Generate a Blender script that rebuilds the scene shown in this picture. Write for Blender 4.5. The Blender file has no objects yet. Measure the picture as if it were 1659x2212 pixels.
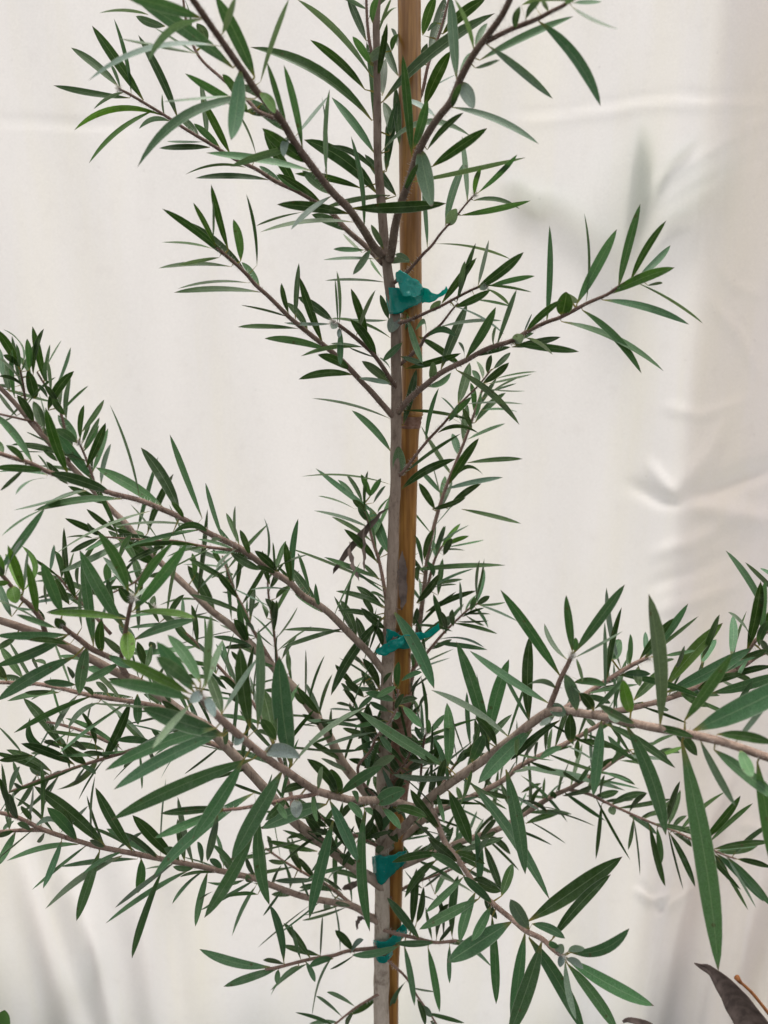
import bpy, bmesh, math, random
from mathutils import Vector, Matrix, noise
R = math.radians
scene = bpy.context.scene

# ---------------------------------------------------------------- camera
F, CX, CY = 1660.0, 829.5, 1106.0          # focal length and centre in units of a 1659-wide picture
PITCH, DIST, CAMZ = R(12.5), 0.40, 1.25
cam_d = bpy.data.cameras.new('camera'); cam = bpy.data.objects.new('camera', cam_d)
scene.collection.objects.link(cam); scene.camera = cam
cam.location = (0, -DIST, CAMZ); cam.rotation_euler = (math.pi/2-PITCH, 0, 0)
cam_d.sensor_fit = 'HORIZONTAL'; cam_d.sensor_width = 36.0; cam_d.lens = 36.0*F/1659.0
cam_d.clip_start = 0.01; cam_d.clip_end = 200
cam_d.dof.use_dof = True; cam_d.dof.focus_distance = 0.385; cam_d.dof.aperture_fstop = 13.0

# ---------------------------------------------------------------- sky, sun, exposure
SUN_EL, SUN_AZ = R(73), R(8)               # the sun stands behind the cloth, high and hazy
w = bpy.data.worlds.new('World'); scene.world = w; w.use_nodes = True
nt = w.node_tree; bg = nt.nodes['Background']
sky = nt.nodes.new('ShaderNodeTexSky'); sky.sky_type = 'NISHITA'; sky.sun_disc = False
sky.sun_elevation = SUN_EL; sky.sun_rotation = SUN_AZ
sky.air_density = 1.0; sky.dust_density = 5.0; sky.ozone_density = 1.0
hs = nt.nodes.new('ShaderNodeHueSaturation'); hs.inputs['Saturation'].default_value = 0.16
nt.links.new(sky.outputs[0], hs.inputs['Color']); nt.links.new(hs.outputs[0], bg.inputs[0])
bg.inputs[1].default_value = 0.15
sd = bpy.data.lights.new('sun', 'SUN'); sd.energy = 1.4; sd.angle = R(18); sd.color = (1.0, 0.965, 0.92)
sun = bpy.data.objects.new('sun', sd); scene.collection.objects.link(sun)
sdir = Vector((math.sin(SUN_AZ)*math.cos(SUN_EL), math.cos(SUN_AZ)*math.cos(SUN_EL), math.sin(SUN_EL)))
sun.rotation_euler = (-sdir).to_track_quat('-Z', 'Y').to_euler(); sun.location = (0.5, 2.5, 3)
vs = scene.view_settings; vs.view_transform = 'Standard'; vs.look = 'None'; vs.gamma = 1; vs.exposure = 1.26
vs.use_curve_mapping = False
scene.cycles.max_bounces = 10; scene.cycles.transmission_bounces = 8; scene.cycles.diffuse_bounces = 6
scene.cycles.use_denoising = True

# ---------------------------------------------------------------- helpers
col = scene.collection
rnd = random.Random(7)
CAM = Vector(cam.location)
def at(x, y, t):
    """picture position (1659-wide units) and distance t metres in front of the stem plane -> world point"""
    a, b = (x-CX)/F, -(y-CY)/F
    d = Vector((a, math.cos(PITCH)+b*math.sin(PITCH), -math.sin(PITCH)+b*math.cos(PITCH)))
    return CAM + d*((DIST-t)/d.y)
def depth(p):
    v = p-CAM
    return v.y*math.cos(PITCH)-v.z*math.sin(PITCH)
def link(name, me, mat=None, parent=None, kind=None):
    o = bpy.data.objects.new(name, me); col.objects.link(o)
    if mat and me: me.materials.append(mat)
    if parent: o.parent = parent
    if kind: o['kind'] = kind
    return o
def empty(name, loc=(0,0,0)):
    o = bpy.data.objects.new(name, None); col.objects.link(o); o.location = loc; o.empty_display_size = 0.02
    return o
def tag(o, label, cat, group=None):
    o['label'] = label; o['category'] = cat
    if group: o['group'] = group
    return o
def mesh(name, V, Fc, smooth=True):
    me = bpy.data.meshes.new(name); me.from_pydata([tuple(v) for v in V], [], Fc); me.update()
    if smooth:
        for p in me.polygons: p.use_smooth = True
    return me
def tint_mesh(me, cols):
    a = me.color_attributes.new('tint', 'FLOAT_COLOR', 'POINT')
    for i, c in enumerate(cols): a.data[i].color = (c[0], c[1], c[2], 1)
def catmull(P, n=4):
    out = []
    for i in range(len(P)-1):
        p0, p1, p2, p3 = P[max(i-1,0)], P[i], P[i+1], P[min(i+2,len(P)-1)]
        for k in range(n):
            s = k/n
            out.append(0.5*((2*p1)+(p2-p0)*s+(2*p0-5*p1+4*p2-p3)*s*s+(3*p1-p0-3*p2+p3)*s**3))
    out.append(P[-1]); return out
def tube(P, rad, sides=10, wob=0.0, cap=True, seed=0):
    """V, F of a tube along P; rad is a list of radii"""
    V, Fc = [], []
    n0 = None
    for i, p in enumerate(P):
        d = (P[min(i+1,len(P)-1)]-P[max(i-1,0)]).normalized()
        if n0 is None: n0 = d.orthogonal().normalized()
        n0 = (n0-d*n0.dot(d)).normalized(); b = d.cross(n0)
        for k in range(sides):
            a = 2*math.pi*k/sides
            o = n0*math.cos(a)+b*math.sin(a)
            r = rad[i]
            if wob: r *= 1+wob*noise.noise(Vector((p.x*160+o.x*1.3+seed, p.y*160+o.y*1.3, p.z*70)))
            V.append(p+o*r)
    m = len(P)
    for i in range(m-1):
        for k in range(sides):
            a, b_ = i*sides+k, i*sides+(k+1)%sides
            Fc.append((a, b_, b_+sides, a+sides))
    if cap:
        Fc.append(tuple(range(sides))[::-1]); Fc.append(tuple((m-1)*sides+k for k in range(sides)))
    return V, Fc

# ---------------------------------------------------------------- materials
def new_mat(name):
    m = bpy.data.materials.new(name); m.use_nodes = True
    n = m.node_tree; b = n.nodes['Principled BSDF']; return m, n, b
def N(n, t, **kw):
    x = n.nodes.new(t)
    for k, v in kw.items(): setattr(x, k, v)
    return x
def ramp(n, src, pts):
    r = N(n, 'ShaderNodeValToRGB'); e = r.color_ramp.elements
    while len(e) < len(pts): e.new(0.5)
    for i, (p, c) in enumerate(pts):
        e[i].position = p; e[i].color = (c, c, c, 1) if not isinstance(c, tuple) else (*c, 1)
    n.links.new(src, r.inputs[0]); return r
def mix(n, fac, a, b, blend='MIX'):
    m = N(n, 'ShaderNodeMix', data_type='RGBA', blend_type=blend)
    for sock, v in ((m.inputs[0], fac), (m.inputs[6], a), (m.inputs[7], b)):
        if hasattr(v, 'is_output'): n.links.new(v, sock)
        else: sock.default_value = v if not isinstance(v, tuple) else (*v, 1)
    return m.outputs[2]
def noise_n(n, vec, scale, detail=4, rough=0.55):
    x = N(n, 'ShaderNodeTexNoise'); x.inputs['Scale'].default_value = scale
    x.inputs['Detail'].default_value = detail; x.inputs['Roughness'].default_value = rough
    if vec: n.links.new(vec, x.inputs['Vector'])
    return x

def leaf_material():
    m, n, b = new_mat('leaf')
    at_ = N(n, 'ShaderNodeAttribute', attribute_name='tint')
    uv = N(n, 'ShaderNodeUVMap', uv_map='uv'); sp = N(n, 'ShaderNodeSeparateXYZ'); n.links.new(uv.outputs[0], sp.inputs[0])
    u, v = sp.outputs[0], sp.outputs[1]
    geo = N(n, 'ShaderNodeNewGeometry')
    ns = noise_n(n, geo.outputs['Position'], 260, 5)
    c = mix(n, ramp(n, ns.outputs[0], [(0.35, 0.0), (0.8, 0.2)]).outputs[0], at_.outputs[0], (0.15, 0.20, 0.14))
    # fine cross grain
    ns2 = noise_n(n, geo.outputs['Position'], 1500, 3)
    dk = ramp(n, ns2.outputs[0], [(0.3, 0.72), (0.7, 1.12)])
    c = mix(n, 1.0, c, dk.outputs[0], 'MULTIPLY')
    du = noise_n(n, geo.outputs['Position'], 70, 6, 0.7)
    c = mix(n, ramp(n, du.outputs[0], [(0.56, 0.0), (0.72, 0.22)]).outputs[0], c, (0.26, 0.28, 0.24))
    vs_ = N(n, 'ShaderNodeTexVoronoi'); vs_.inputs['Scale'].default_value = 130; n.links.new(geo.outputs['Position'], vs_.inputs['Vector'])
    c = mix(n, ramp(n, vs_.outputs['Distance'], [(0.0, 0.7), (0.10, 0.5), (0.13, 0.0)]).outputs[0], c, (0.06, 0.04, 0.02))
    # midrib and pale hairy margin
    mid = ramp(n, u, [(0.46, 0.0), (0.492, 0.26), (0.508, 0.26), (0.54, 0.0)])
    c = mix(n, mid.outputs[0], c, (0.30, 0.36, 0.22))
    edge = ramp(n, u, [(0.0, 0.5), (0.06, 0.0), (0.94, 0.0), (1.0, 0.5)])
    c = mix(n, edge.outputs[0], c, (0.33, 0.36, 0.28))
    # yellowish foot and brownish tip
    foot = ramp(n, v, [(0.0, 0.85), (0.06, 0.3), (0.12, 0.0)])
    c = mix(n, foot.outputs[0], c, (0.23, 0.17, 0.05))
    tip = ramp(n, v, [(0.955, 0.0), (0.99, 0.75)])
    c = mix(n, tip.outputs[0], c, (0.11, 0.055, 0.045))
    n.links.new(c, b.inputs['Base Color'])
    b.inputs['Roughness'].default_value = 0.6
    b.inputs['Specular IOR Level'].default_value = 0.22
    b.inputs['Sheen Weight'].default_value = 0.02; b.inputs['Sheen Roughness'].default_value = 0.4
    bp = N(n, 'ShaderNodeBump'); bp.inputs['Strength'].default_value = 0.25; bp.inputs['Distance'].default_value = 0.0004
    n.links.new(ns2.outputs[0], bp.inputs['Height']); n.links.new(bp.outputs[0], b.inputs['Normal'])
    tr = N(n, 'ShaderNodeBsdfTranslucent'); n.links.new(mix(n, 1.0, c, (1.3, 1.6, 0.6), 'MULTIPLY'), tr.inputs[0])
    ms = N(n, 'ShaderNodeMixShader'); ms.inputs[0].default_value = 0.16
    n.links.new(b.outputs[0], ms.inputs[1]); n.links.new(tr.outputs[0], ms.inputs[2])
    n.links.new(ms.outputs[0], n.nodes['Material Output'].inputs[0])
    return m
def bark_material():
    m, n, b = new_mat('bark')
    at_ = N(n, 'ShaderNodeAttribute', attribute_name='tint')
    geo = N(n, 'ShaderNodeNewGeometry')
    mp = N(n, 'ShaderNodeMapping'); mp.inputs['Scale'].default_value = (1, 1, 0.3); n.links.new(geo.outputs['Position'], mp.inputs[0])
    ns = noise_n(n, mp.outputs[0], 300, 8, 0.72)
    c = mix(n, 1.0, at_.outputs[0], ramp(n, ns.outputs[0], [(0.30, (0.30, 0.25, 0.22)), (0.44, (0.85, 0.83, 0.81)), (0.60, (1.05, 1.05, 1.05)), (0.78, (1.4, 1.38, 1.36))]).outputs[0], 'MULTIPLY')
    ns3 = noise_n(n, geo.outputs['Position'], 110, 5, 0.65)
    c = mix(n, ramp(n, ns3.outputs[0], [(0.54, 0.0), (0.66, 0.6)]).outputs[0], c, (0.13, 0.085, 0.065))
    n.links.new(c, b.inputs['Base Color']); b.inputs['Roughness'].default_value = 0.85
    b.inputs['Specular IOR Level'].default_value = 0.2
    bp = N(n, 'ShaderNodeBump'); bp.inputs['Strength'].default_value = 1.0; bp.inputs['Distance'].default_value = 0.0016
    n.links.new(ns.outputs[0], bp.inputs['Height']); n.links.new(bp.outputs[0], b.inputs['Normal'])
    return m
def bamboo_material():
    m, n, b = new_mat('bamboo')
    geo = N(n, 'ShaderNodeNewGeometry')
    mp = N(n, 'ShaderNodeMapping'); mp.inputs['Scale'].default_value = (1, 1, 0.06); n.links.new(geo.outputs['Position'], mp.inputs[0])
    ns = noise_n(n, mp.outputs[0], 500, 5); big = noise_n(n, geo.outputs['Position'], 28, 3)
    c = mix(n, ramp(n, ns.outputs[0], [(0.38, 0.0), (0.62, 1.0)]).outputs[0], (0.20, 0.082, 0.015), (0.36, 0.175, 0.042))
    c = mix(n, ramp(n, big.outputs[0], [(0.45, 0.0), (0.75, 0.55)]).outputs[0], c, (0.22, 0.085, 0.018))
    sp = N(n, 'ShaderNodeTexVoronoi'); sp.inputs['Scale'].default_value = 210; n.links.new(geo.outputs['Position'], sp.inputs['Vector'])
    c = mix(n, ramp(n, sp.outputs['Distance'], [(0.0, 0.65), (0.09, 0.0)]).outputs[0], c, (0.05, 0.025, 0.012))
    n.links.new(c, b.inputs['Base Color']); b.inputs['Roughness'].default_value = 0.36; b.inputs['Specular IOR Level'].default_value = 0.45
    return m
def tape_material():
    m, n, b = new_mat('tie_tape')
    geo = N(n, 'ShaderNodeNewGeometry'); ns = noise_n(n, geo.outputs['Position'], 120, 4)
    c = mix(n, ns.outputs[0], (0.0, 0.19, 0.165), (0.004, 0.30, 0.26))
    dust = noise_n(n, geo.outputs['Position'], 700, 4)
    c = mix(n, ramp(n, dust.outputs[0], [(0.62, 0.0), (0.78, 0.4)]).outputs[0], c, (0.35, 0.55, 0.52))
    n.links.new(c, b.inputs['Base Color']); b.inputs['Roughness'].default_value = 0.26
    bp = N(n, 'ShaderNodeBump'); bp.inputs['Strength'].default_value = 0.7; bp.inputs['Distance'].default_value = 0.002
    n.links.new(ns.outputs[0], bp.inputs['Height']); n.links.new(bp.outputs[0], b.inputs['Normal'])
    tr = N(n, 'ShaderNodeBsdfTranslucent'); tr.inputs[0].default_value = (0.0, 0.62, 0.52, 1)
    ms = N(n, 'ShaderNodeMixShader'); ms.inputs[0].default_value = 0.45
    n.links.new(b.outputs[0], ms.inputs[1]); n.links.new(tr.outputs[0], ms.inputs[2]); n.links.new(ms.outputs[0], n.nodes['Material Output'].inputs[0])
    return m
def cloth_material():
    m, n, b = new_mat('cloth')
    geo = N(n, 'ShaderNodeNewGeometry')
    mp = N(n, 'ShaderNodeMapping'); mp.inputs['Scale'].default_value = (1, 1, 0.12); n.links.new(geo.outputs['Position'], mp.inputs[0])
    st = noise_n(n, mp.outputs[0], 14, 4, 0.6)
    c = mix(n, ramp(n, st.outputs[0], [(0.45, 0.0), (0.75, 0.75)]).outputs[0], (0.80, 0.785, 0.775), (0.78, 0.755, 0.655))
    blot = noise_n(n, geo.outputs['Position'], 55, 4, 0.6)
    c = mix(n, ramp(n, blot.outputs[0], [(0.55, 0.0), (0.8, 0.25)]).outputs[0], c, (0.66, 0.63, 0.61))
    spk = N(n, 'ShaderNodeTexVoronoi'); spk.inputs['Scale'].default_value = 42; n.links.new(geo.outputs['Position'], spk.inputs['Vector'])
    c = mix(n, ramp(n, spk.outputs['Distance'], [(0.0, 0.4), (0.055, 0.0)]).outputs[0], c, (0.40, 0.37, 0.36))
    fine = noise_n(n, geo.outputs['Position'], 900, 3)
    c = mix(n, 1.0, c, ramp(n, fine.outputs[0], [(0.3, 0.94), (0.7, 1.04)]).outputs[0], 'MULTIPLY')
    bp = N(n, 'ShaderNodeBump'); bp.inputs['Strength'].default_value = 0.12; bp.inputs['Distance'].default_value = 0.0006
    n.links.new(fine.outputs[0], bp.inputs['Height'])
    n.links.new(c, b.inputs['Base Color']); b.inputs['Roughness'].default_value = 0.75; b.inputs['Specular IOR Level'].default_value = 0.2
    n.links.new(bp.outputs[0], b.inputs['Normal'])
    tr = N(n, 'ShaderNodeBsdfTranslucent'); n.links.new(mix(n, 1.0, c, (0.845, 0.82, 0.795), 'MULTIPLY'), tr.inputs[0])
    ms = N(n, 'ShaderNodeMixShader'); ms.inputs[0].default_value = 0.55
    n.links.new(b.outputs[0], ms.inputs[1]); n.links.new(tr.outputs[0], ms.inputs[2]); n.links.new(ms.outputs[0], n.nodes['Material Output'].inputs[0])
    return m
def plain(name, c1, c2, scale=200, rough=0.8, trans=0):
    m, n, b = new_mat(name); geo = N(n, 'ShaderNodeNewGeometry'); ns = noise_n(n, geo.outputs['Position'], scale, 5)
    n.links.new(mix(n, ramp(n, ns.outputs[0], [(0.35, 0.0), (0.65, 1.0)]).outputs[0], c1, c2), b.inputs['Base Color'])
    b.inputs['Roughness'].default_value = rough; b.inputs['Specular IOR Level'].default_value = 0.25
    bp = N(n, 'ShaderNodeBump'); bp.inputs['Strength'].default_value = 0.5; bp.inputs['Distance'].default_value = 0.001
    n.links.new(ns.outputs[0], bp.inputs['Height']); n.links.new(bp.outputs[0], b.inputs['Normal'])
    return m
M_leaf, M_bark, M_bamboo, M_tape, M_cloth = leaf_material(), bark_material(), bamboo_material(), tape_material(), cloth_material()
M_husk = plain('husk', (0.17, 0.085, 0.055), (0.29, 0.175, 0.13), 350)
M_dead = plain('dead_leaf', (0.085, 0.062, 0.052), (0.17, 0.125, 0.105), 180, 0.7)
M_soil = plain('weed_mat', (0.018, 0.017, 0.016), (0.04, 0.036, 0.032), 30)
M_sand = plain('sandy_gravel', (0.10, 0.078, 0.036), (0.15, 0.118, 0.06), 60)
M_hair = plain('plant_hair', (0.5, 0.47, 0.42), (0.6, 0.57, 0.52), 100)
M_green = plain('broad_leaf', (0.06, 0.13, 0.03), (0.09, 0.19, 0.045), 60, 0.45)
M_rust = plain('rust_twig', (0.19, 0.065, 0.02), (0.30, 0.12, 0.04), 250)

def shade_material():
    m, n, b = new_mat('sunlit_leaf'); b.inputs['Base Color'].default_value = (0.12, 0.2, 0.09, 1); b.inputs['Roughness'].default_value = 0.6
    geo = N(n, 'ShaderNodeNewGeometry'); ns = noise_n(n, geo.outputs['Position'], 40, 3)
    tr = N(n, 'ShaderNodeBsdfTranslucent'); n.links.new(mix(n, ns.outputs[0], (0.62, 0.70, 0.58), (0.75, 0.8, 0.7)), tr.inputs[0])
    ms = N(n, 'ShaderNodeMixShader'); ms.inputs[0].default_value = 0.42
    n.links.new(b.outputs[0], ms.inputs[1]); n.links.new(tr.outputs[0], ms.inputs[2]); n.links.new(ms.outputs[0], n.nodes['Material Output'].inputs[0])
    return m
M_shade = shade_material()

# ---------------------------------------------------------------- the shrub's limbs and leaves, surveyed from the photograph
# limb: name, radius at foot and end (mm), points (x, y, cm in front of the stem plane)
LIMBS = {
'stem': (0, 0, '815 -30 0;815 0 0;813 67 0;815 200 0;816 333 0;823 433 0;831 533 0;842 620 0;852 660 0;855 703 0;856 886 0;854 1053 0;851 1106 0;846 1273 0;841 1356 0;836 1439 0;834 1539 0;829 1639 0;827 1730 0;826 1826 0;826 1926 0;825 1992 0;824 2092 0;824 2212 0;824 2500 0'),
'A1': (2.1,1.0,'826 552 .3;806 530 .8;783 493 1.5;753 450 2.5;720 417 3.2;680 367 4.2;636 307 5.2;610 263 6;573 217 6.8;553 195 7.2;520 147 8;480 90 9;443 37 10;417 0 10.6;390 -40 11.2'),
'A2': (1.5,.6,'828 570 0;796 537 -.5;750 497 -.8;713 457 -1;646 415 -1.3;596 392 -1.5;553 365 -1.7;507 343 -1.8;453 310 -2;403 280 -2;357 250 -2.1;313 223 -2.1;277 202 -2.2;257 192 -2.2'),
'A3': (1.0,.5,'605 258 5.8;560 242 4.8;530 212 4.2;480 170 3.6;430 122 3;405 60 2.6;395 -10 2.3'),
'L1': (.9,.6,'812 140 0;799 97 -.3;793 43 -.6;791 -10 -.8'),
'R0': (1.1,.6,'880 260 -2;910 205 -2.6;925 140 -3;950 70 -3.4;972 -10 -3.8'),
'B1': (2.2,1.1,'842 562 .4;846 545 .7;853 493 1.5;863 450 2.2;886 383 3.2;906 323 4;940 263 5;973 220 5.6;996 167 6.2;1026 113 7;1056 73 7.6;1086 30 8.2;1110 -20 9'),
'B2': (1.0,.6,'1050 90 7.4;1106 62 8;1156 43 8.4;1190 25 8.8;1223 8 9;1245 -15 9.2'),
'B3': (1.1,.4,'852 610 .3;868 598 .7;884 583 .9;913 550 1.2;933 530 1.3;953 503 1.4;983 470 1.5;1010 437 1.6;1026 420 1.6'),
'C1': (1.7,.7,'850 900 0;843 893 0.2;806 850 .6;780 823 .9;740 780 1.2;700 746 1.5;650 706 1.8;623 683 2;583 643 2.2;553 616 2.4;535 595 2.5;515 575 2.6;490 553 2.7;468 534 2.8'),
'C2': (1.3,.8,'856 838 0;851 831 .3;813 773 1.2;780 740 1.9;733 703 2.8;719 697 3.1'),
'D1': (1.8,.6,'858 893 0;866 883 .4;886 860 .8;926 826 1.4;956 803 1.8;1003 780 2.2;1053 753 2.6;1106 736 3;1139 716 3.2;1180 696 3.5;1216 683 3.8;1266 656 4.1;1312 636 4.4;1333 621 4.6;1376 596 4.8'),
'D2': (1.0,.5,'858 700 .2;886 691 .6;926 673 1;953 661 1.4;986 643 1.9;1026 623 2.4;1050 616 2.7'),
'D3': (1.0,.4,'862 790 0;906 750 .4;920 726 .6;950 703 1;976 670 1.3;990 655 1.5'),
'E1': (1.1,.4,'860 1030 0;873 1016 .4;920 956 .6;960 913 .9;986 880 1.1;1033 833 1.4;1060 800 1.5'),
'E2': (1.6,.6,'838 1560 -.4;880 1500 -1.8;900 1400 -2.2;915 1280 -2.6;926 1190 -3;946 1106 -3.4;966 1046 -3.7;986 996 -4;1006 946 -4.2;1020 906 -4.4;1036 860 -4.6;1045 830 -4.7'),
'E3': (1.2,.5,'836 1525 -.4;872 1482 -1.7;890 1449 -1.8;920 1413 -1.8;953 1373 -2;986 1340 -2.2;1016 1313 -2.4;1032 1304 -2.5'),
'E4': (1.2,.6,'896 1420 -2.2;905 1330 -2.4;925 1260 -2.8;940 1206 -3.2;955 1180 -3.4'),
'F1': (1.3,.6,'838 1330 -.3;832 1280 -.6;820 1216 -1.2;806 1172 -1.6;796 1132 -1.9;785 1090 -2.1'),
'G1': (2.2,.9,'834 1456 0;823 1443 .2;796 1409 .5;753 1366 1.2;713 1326 1.8;686 1306 2.2;653 1286 2.6;626 1259 3;586 1233 3.4;553 1209 3.7;516 1183 4.1;460 1156 4.6;423 1136 5;380 1113 5.4;350 1100 5.7;300 1080 6;243 1066 6.4;166 1040 6.9;106 1020 7.3;66 1001 7.6;16 985 8;-30 970 8.3'),
'G2': (1.0,.4,'520 1190 4;443 1181 3.9;380 1169 3.8;343 1168 3.7;240 1161 3.5;220 1159 3.4'),
'H1': (3.1,1.3,'826 1760 -.3;790 1710 -.3;743 1652 -.5;710 1589 -.8;686 1552 -1;653 1506 -1.4;626 1476 -1.7;596 1446 -2;570 1419 -2.3;553 1402 -2.4;500 1352 -2.8;456 1319 -3.1;413 1276 -3.4;370 1236 -3.7;313 1182 -4;273 1132 -4.2;240 1100 -4.4;180 1035 -4.6;117 968 -4.8;70 916 -5;43 883 -5.1;5 842 -5.2;-30 810 -5.3'),
'H2': (1.1,.5,'205 1062 -4.5;200 1030 -4.4;180 976 -4.3;170 956 -4.2'),
'H3': (1.0,.5,'60 905 -5;55 870 -4.9;50 830 -4.6;44 800 -4.4'),
'H4': (1.0,.5,'150 1002 -4.7;135 905 -4.9;115 855 -4.8;95 828 -4.6;80 803 -4.5'),
'H5': (.9,.6,'90 935 -4.9;77 913 -5;50 906 -4.7;-20 890 -4.4'),
'J1': (1.2,.5,'600 1450 -2;546 1360 -2.6;530 1322 -2.8;510 1283 -3;493 1240 -3.2;480 1200 -3.4'),
'J2': (1.1,.5,'602 1452 -1.9;598 1420 -2;590 1352 -2.3;580 1286 -2.6;578 1240 -2.8'),
'K0': (1.0,.4,'240 1370 -1;187 1312 -1;147 1272 -1.3;127 1246 -1.5;100 1229 -1.6'),
'M1': (3.4,1.6,'826 1915 .1;800 1896 .4;783 1886 .6;740 1856 1.3;693 1819 2.2;653 1789 3;630 1769 3.4;560 1690 4.2;500 1625 4.8;443 1569 5.3;400 1543 5.7;316 1483 6.2;253 1453 6.6;180 1415 7;100 1375 7.4;30 1350 7.7;-30 1332 8'),
'K1': (1.5,.9,'275 1462 6.5;253 1429 7;200 1403 7.8;170 1380 8.3;143 1360 8.7;130 1345 9'),
'K2': (1.3,.8,'262 1440 6.8;263 1413 7.2;273 1353 8.6;281 1313 9.4;287 1290 10'),
'K3': (1.3,.7,'100 1375 7.4;87 1336 8;63 1306 8.4;43 1289 8.7;10 1249 9.3;-20 1220 9.7'),
'N1': (1.5,.6,'540 1668 4.4;500 1625 4.2;433 1600 3.8;366 1602 3.6;300 1616 3.4;266 1626 3.3;200 1646 3.1;160 1659 3;110 1676 2.8;50 1699 2.6;20 1711 2.5'),
'N2': (1.5,.9,'500 1612 4.8;440 1560 4.9;366 1533 4.8;300 1518 4.6;200 1503 4.4;93 1479 4.2;0 1474 4;-30 1470 4'),
'N3': (1.1,.6,'255 1612 3.3;190 1583 3;130 1565 2.6;100 1560 2.5'),
'P1': (2.2,1.4,'930 1738 2.9;905 1746 3.8;880 1740 4.5;853 1733 5;810 1729 5.8;766 1729 6.5;733 1722 7.1;686 1709 8;653 1689 8.8;620 1666 9.6;596 1652 10.1;553 1619 11.2;513 1586 12;480 1556 12.8;450 1526 13.4;430 1502 14'),
'P2': (1.1,.7,'690 1712 8;670 1718 8.4;630 1724 8.9;585 1734 9.5;545 1742 10;513 1747 10.3;482 1750 10.6'),
'Q1': (2.7,1.5,'826 1845 .2;832 1826 .5;880 1779 1.5;923 1729 2.8;980 1686 4;1030 1652 5;1106 1596 6.2;1139 1569 6.8;1180 1540 7.4;1206 1534 7.9;1239 1538 8.5;1306 1549 9.7;1373 1563 10.8;1439 1576 11.8;1506 1589 12.7;1573 1606 13.6;1659 1636 14.6;1710 1652 15.2'),
'Q2': (1.5,.9,'1184 1538 7.4;1192 1515 7.6;1202 1490 7.8;1211 1466 7.9;1226 1436 8.1;1236 1414 8.3'),
'Q3': (1.4,.9,'1215 1534 7.9;1266 1499 7.2;1322 1463 6.8;1366 1436 6.6;1400 1420 6.5'),
'Q4': (1.5,.9,'1206 1536 7.6;1300 1540 7.4;1440 1510 6.9;1566 1456 6;1599 1443 5.9;1639 1416 5.8;1690 1395 5.7'),
'Q5': (1.2,.8,'1590 1448 5.9;1622 1396 5.9;1646 1372 6;1690 1345 6.1'),
'R1': (2.2,1.1,'830 1838 -.4;863 1816 -.8;940 1752 -.9;986 1736 -1;1080 1690 -1.1;1126 1653 -1.1;1216 1609 -1;1289 1569 -.8;1340 1540 -.6'),
'R2': (2.2,1.0,'828 1900 -.3;850 1880 -.8;986 1822 -1.6;1073 1792 -1.9;1136 1756 -2.1;1189 1722 -2.3;1232 1702 -2.4;1266 1682 -2.5;1306 1659 -2.6;1360 1620 -2.7'),
'R3': (1.1,.5,'1225 1705 -2.4;1272 1715 -2;1306 1732 -1.8;1356 1755 -1.5;1412 1779 -1.2;1466 1799 -.9;1546 1839 -.5;1589 1855 -.3'),
'R4': (1.3,.6,'826 1960 0;845 1936 -.6;900 1905 -1.2;966 1882 -1.6;1030 1850 -2'),
'S1': (1.7,1.1,'922 1732 2.9;938 1762 3.5;949 1789 4;963 1822 4.6;986 1852 5.2;1009 1886 5.8;1029 1916 6.4;1053 1942 7;1106 1986 8.2;1133 2009 8.8;1172 2029 9.5;1196 2052 10.1;1216 2066 10.5'),
'S2': (1.2,.9,'826 2008 .3;838 2012 .6;870 2020 .9;906 2028 1.2;940 2036 1.5;986 2032 1.9'),
'S3': (1.2,.8,'824 2046 .2;810 2048 .6;753 2054 1;720 2064 1.4;670 2072 1.9;603 2089 2.6;573 2094 2.9'),
'S4': (.9,.5,'824 2146 .2;810 2152 .5;770 2176 .8;740 2199 1;712 2222 1.2'),
'S5': (.9,.5,'826 2062 .3;838 2075 .7;876 2110 .9;900 2150 1;930 2192 1.2;945 2216 1.3'),
'U1': (2.1,.9,'825 1996 0;805 1985 .3;766 1959 .6;720 1949 .9;653 1936 1.5;586 1912 2.1;553 1899 2.4;513 1889 2.8;433 1872 3.4;366 1859 3.9;300 1846 4.4;213 1829 5;166 1816 5.4;133 1806 5.6;93 1792 5.9;60 1776 6.1;27 1762 6.4;-20 1752 6.7'),
'U3': (1.2,.8,'93 1792 5.9;60 1793 6;33 1794 6;-20 1798 6.1'),
'U2': (1.3,.6,'825 1985 0;783 1969 -.3;746 1942 -.6;713 1916 -.8;663 1889 -1.1;616 1862 -1.4;573 1832 -1.7'),
'H6': (1.0,.4,'330 1198 -4;300 1250 -3;255 1275 -2.6;216 1292 -2.4'),
'M2': (1.3,.5,'632 1771 3.4;622 1690 2.2;560 1540 1.4;500 1470 1.3;430 1395 1.3;370 1340 1.2;333 1312 1.1'),
'V1': (.9,.6,'835 1740 .4;790 1700 1.8;773 1659 2.3;800 1622 2.5;813 1592 2.5;836 1566 2.4;856 1533 2.2;860 1489 2'),
'V2': (.9,.5,'880 1779 1.5;905 1720 1.2;910 1659 1;916 1599 1.2;923 1580 1.3'),
'V3': (.9,.5,'940 1715 3.1;983 1652 1.8;1003 1626 1.6;1023 1606 1.5'),
'V4': (.8,.4,'838 1520 0;815 1480 -.8;790 1440 -1.4;772 1420 -1.7'),
'V5': (.9,.4,'832 1640 0;800 1590 .6;775 1550 .9;755 1520 1'),
'V6': (.9,.4,'830 1660 -.1;860 1610 -1.7;885 1570 -2.2;905 1530 -2.4'),
'V7': (1.0,.5,'827 1835 .1;786 1812 .9;740 1795 1.4;705 1776 1.8;680 1750 2'),
'V8': (.9,.4,'829 1700 .1;858 1670 1.2;880 1640 1.8;890 1610 2.1'),
}
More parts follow.
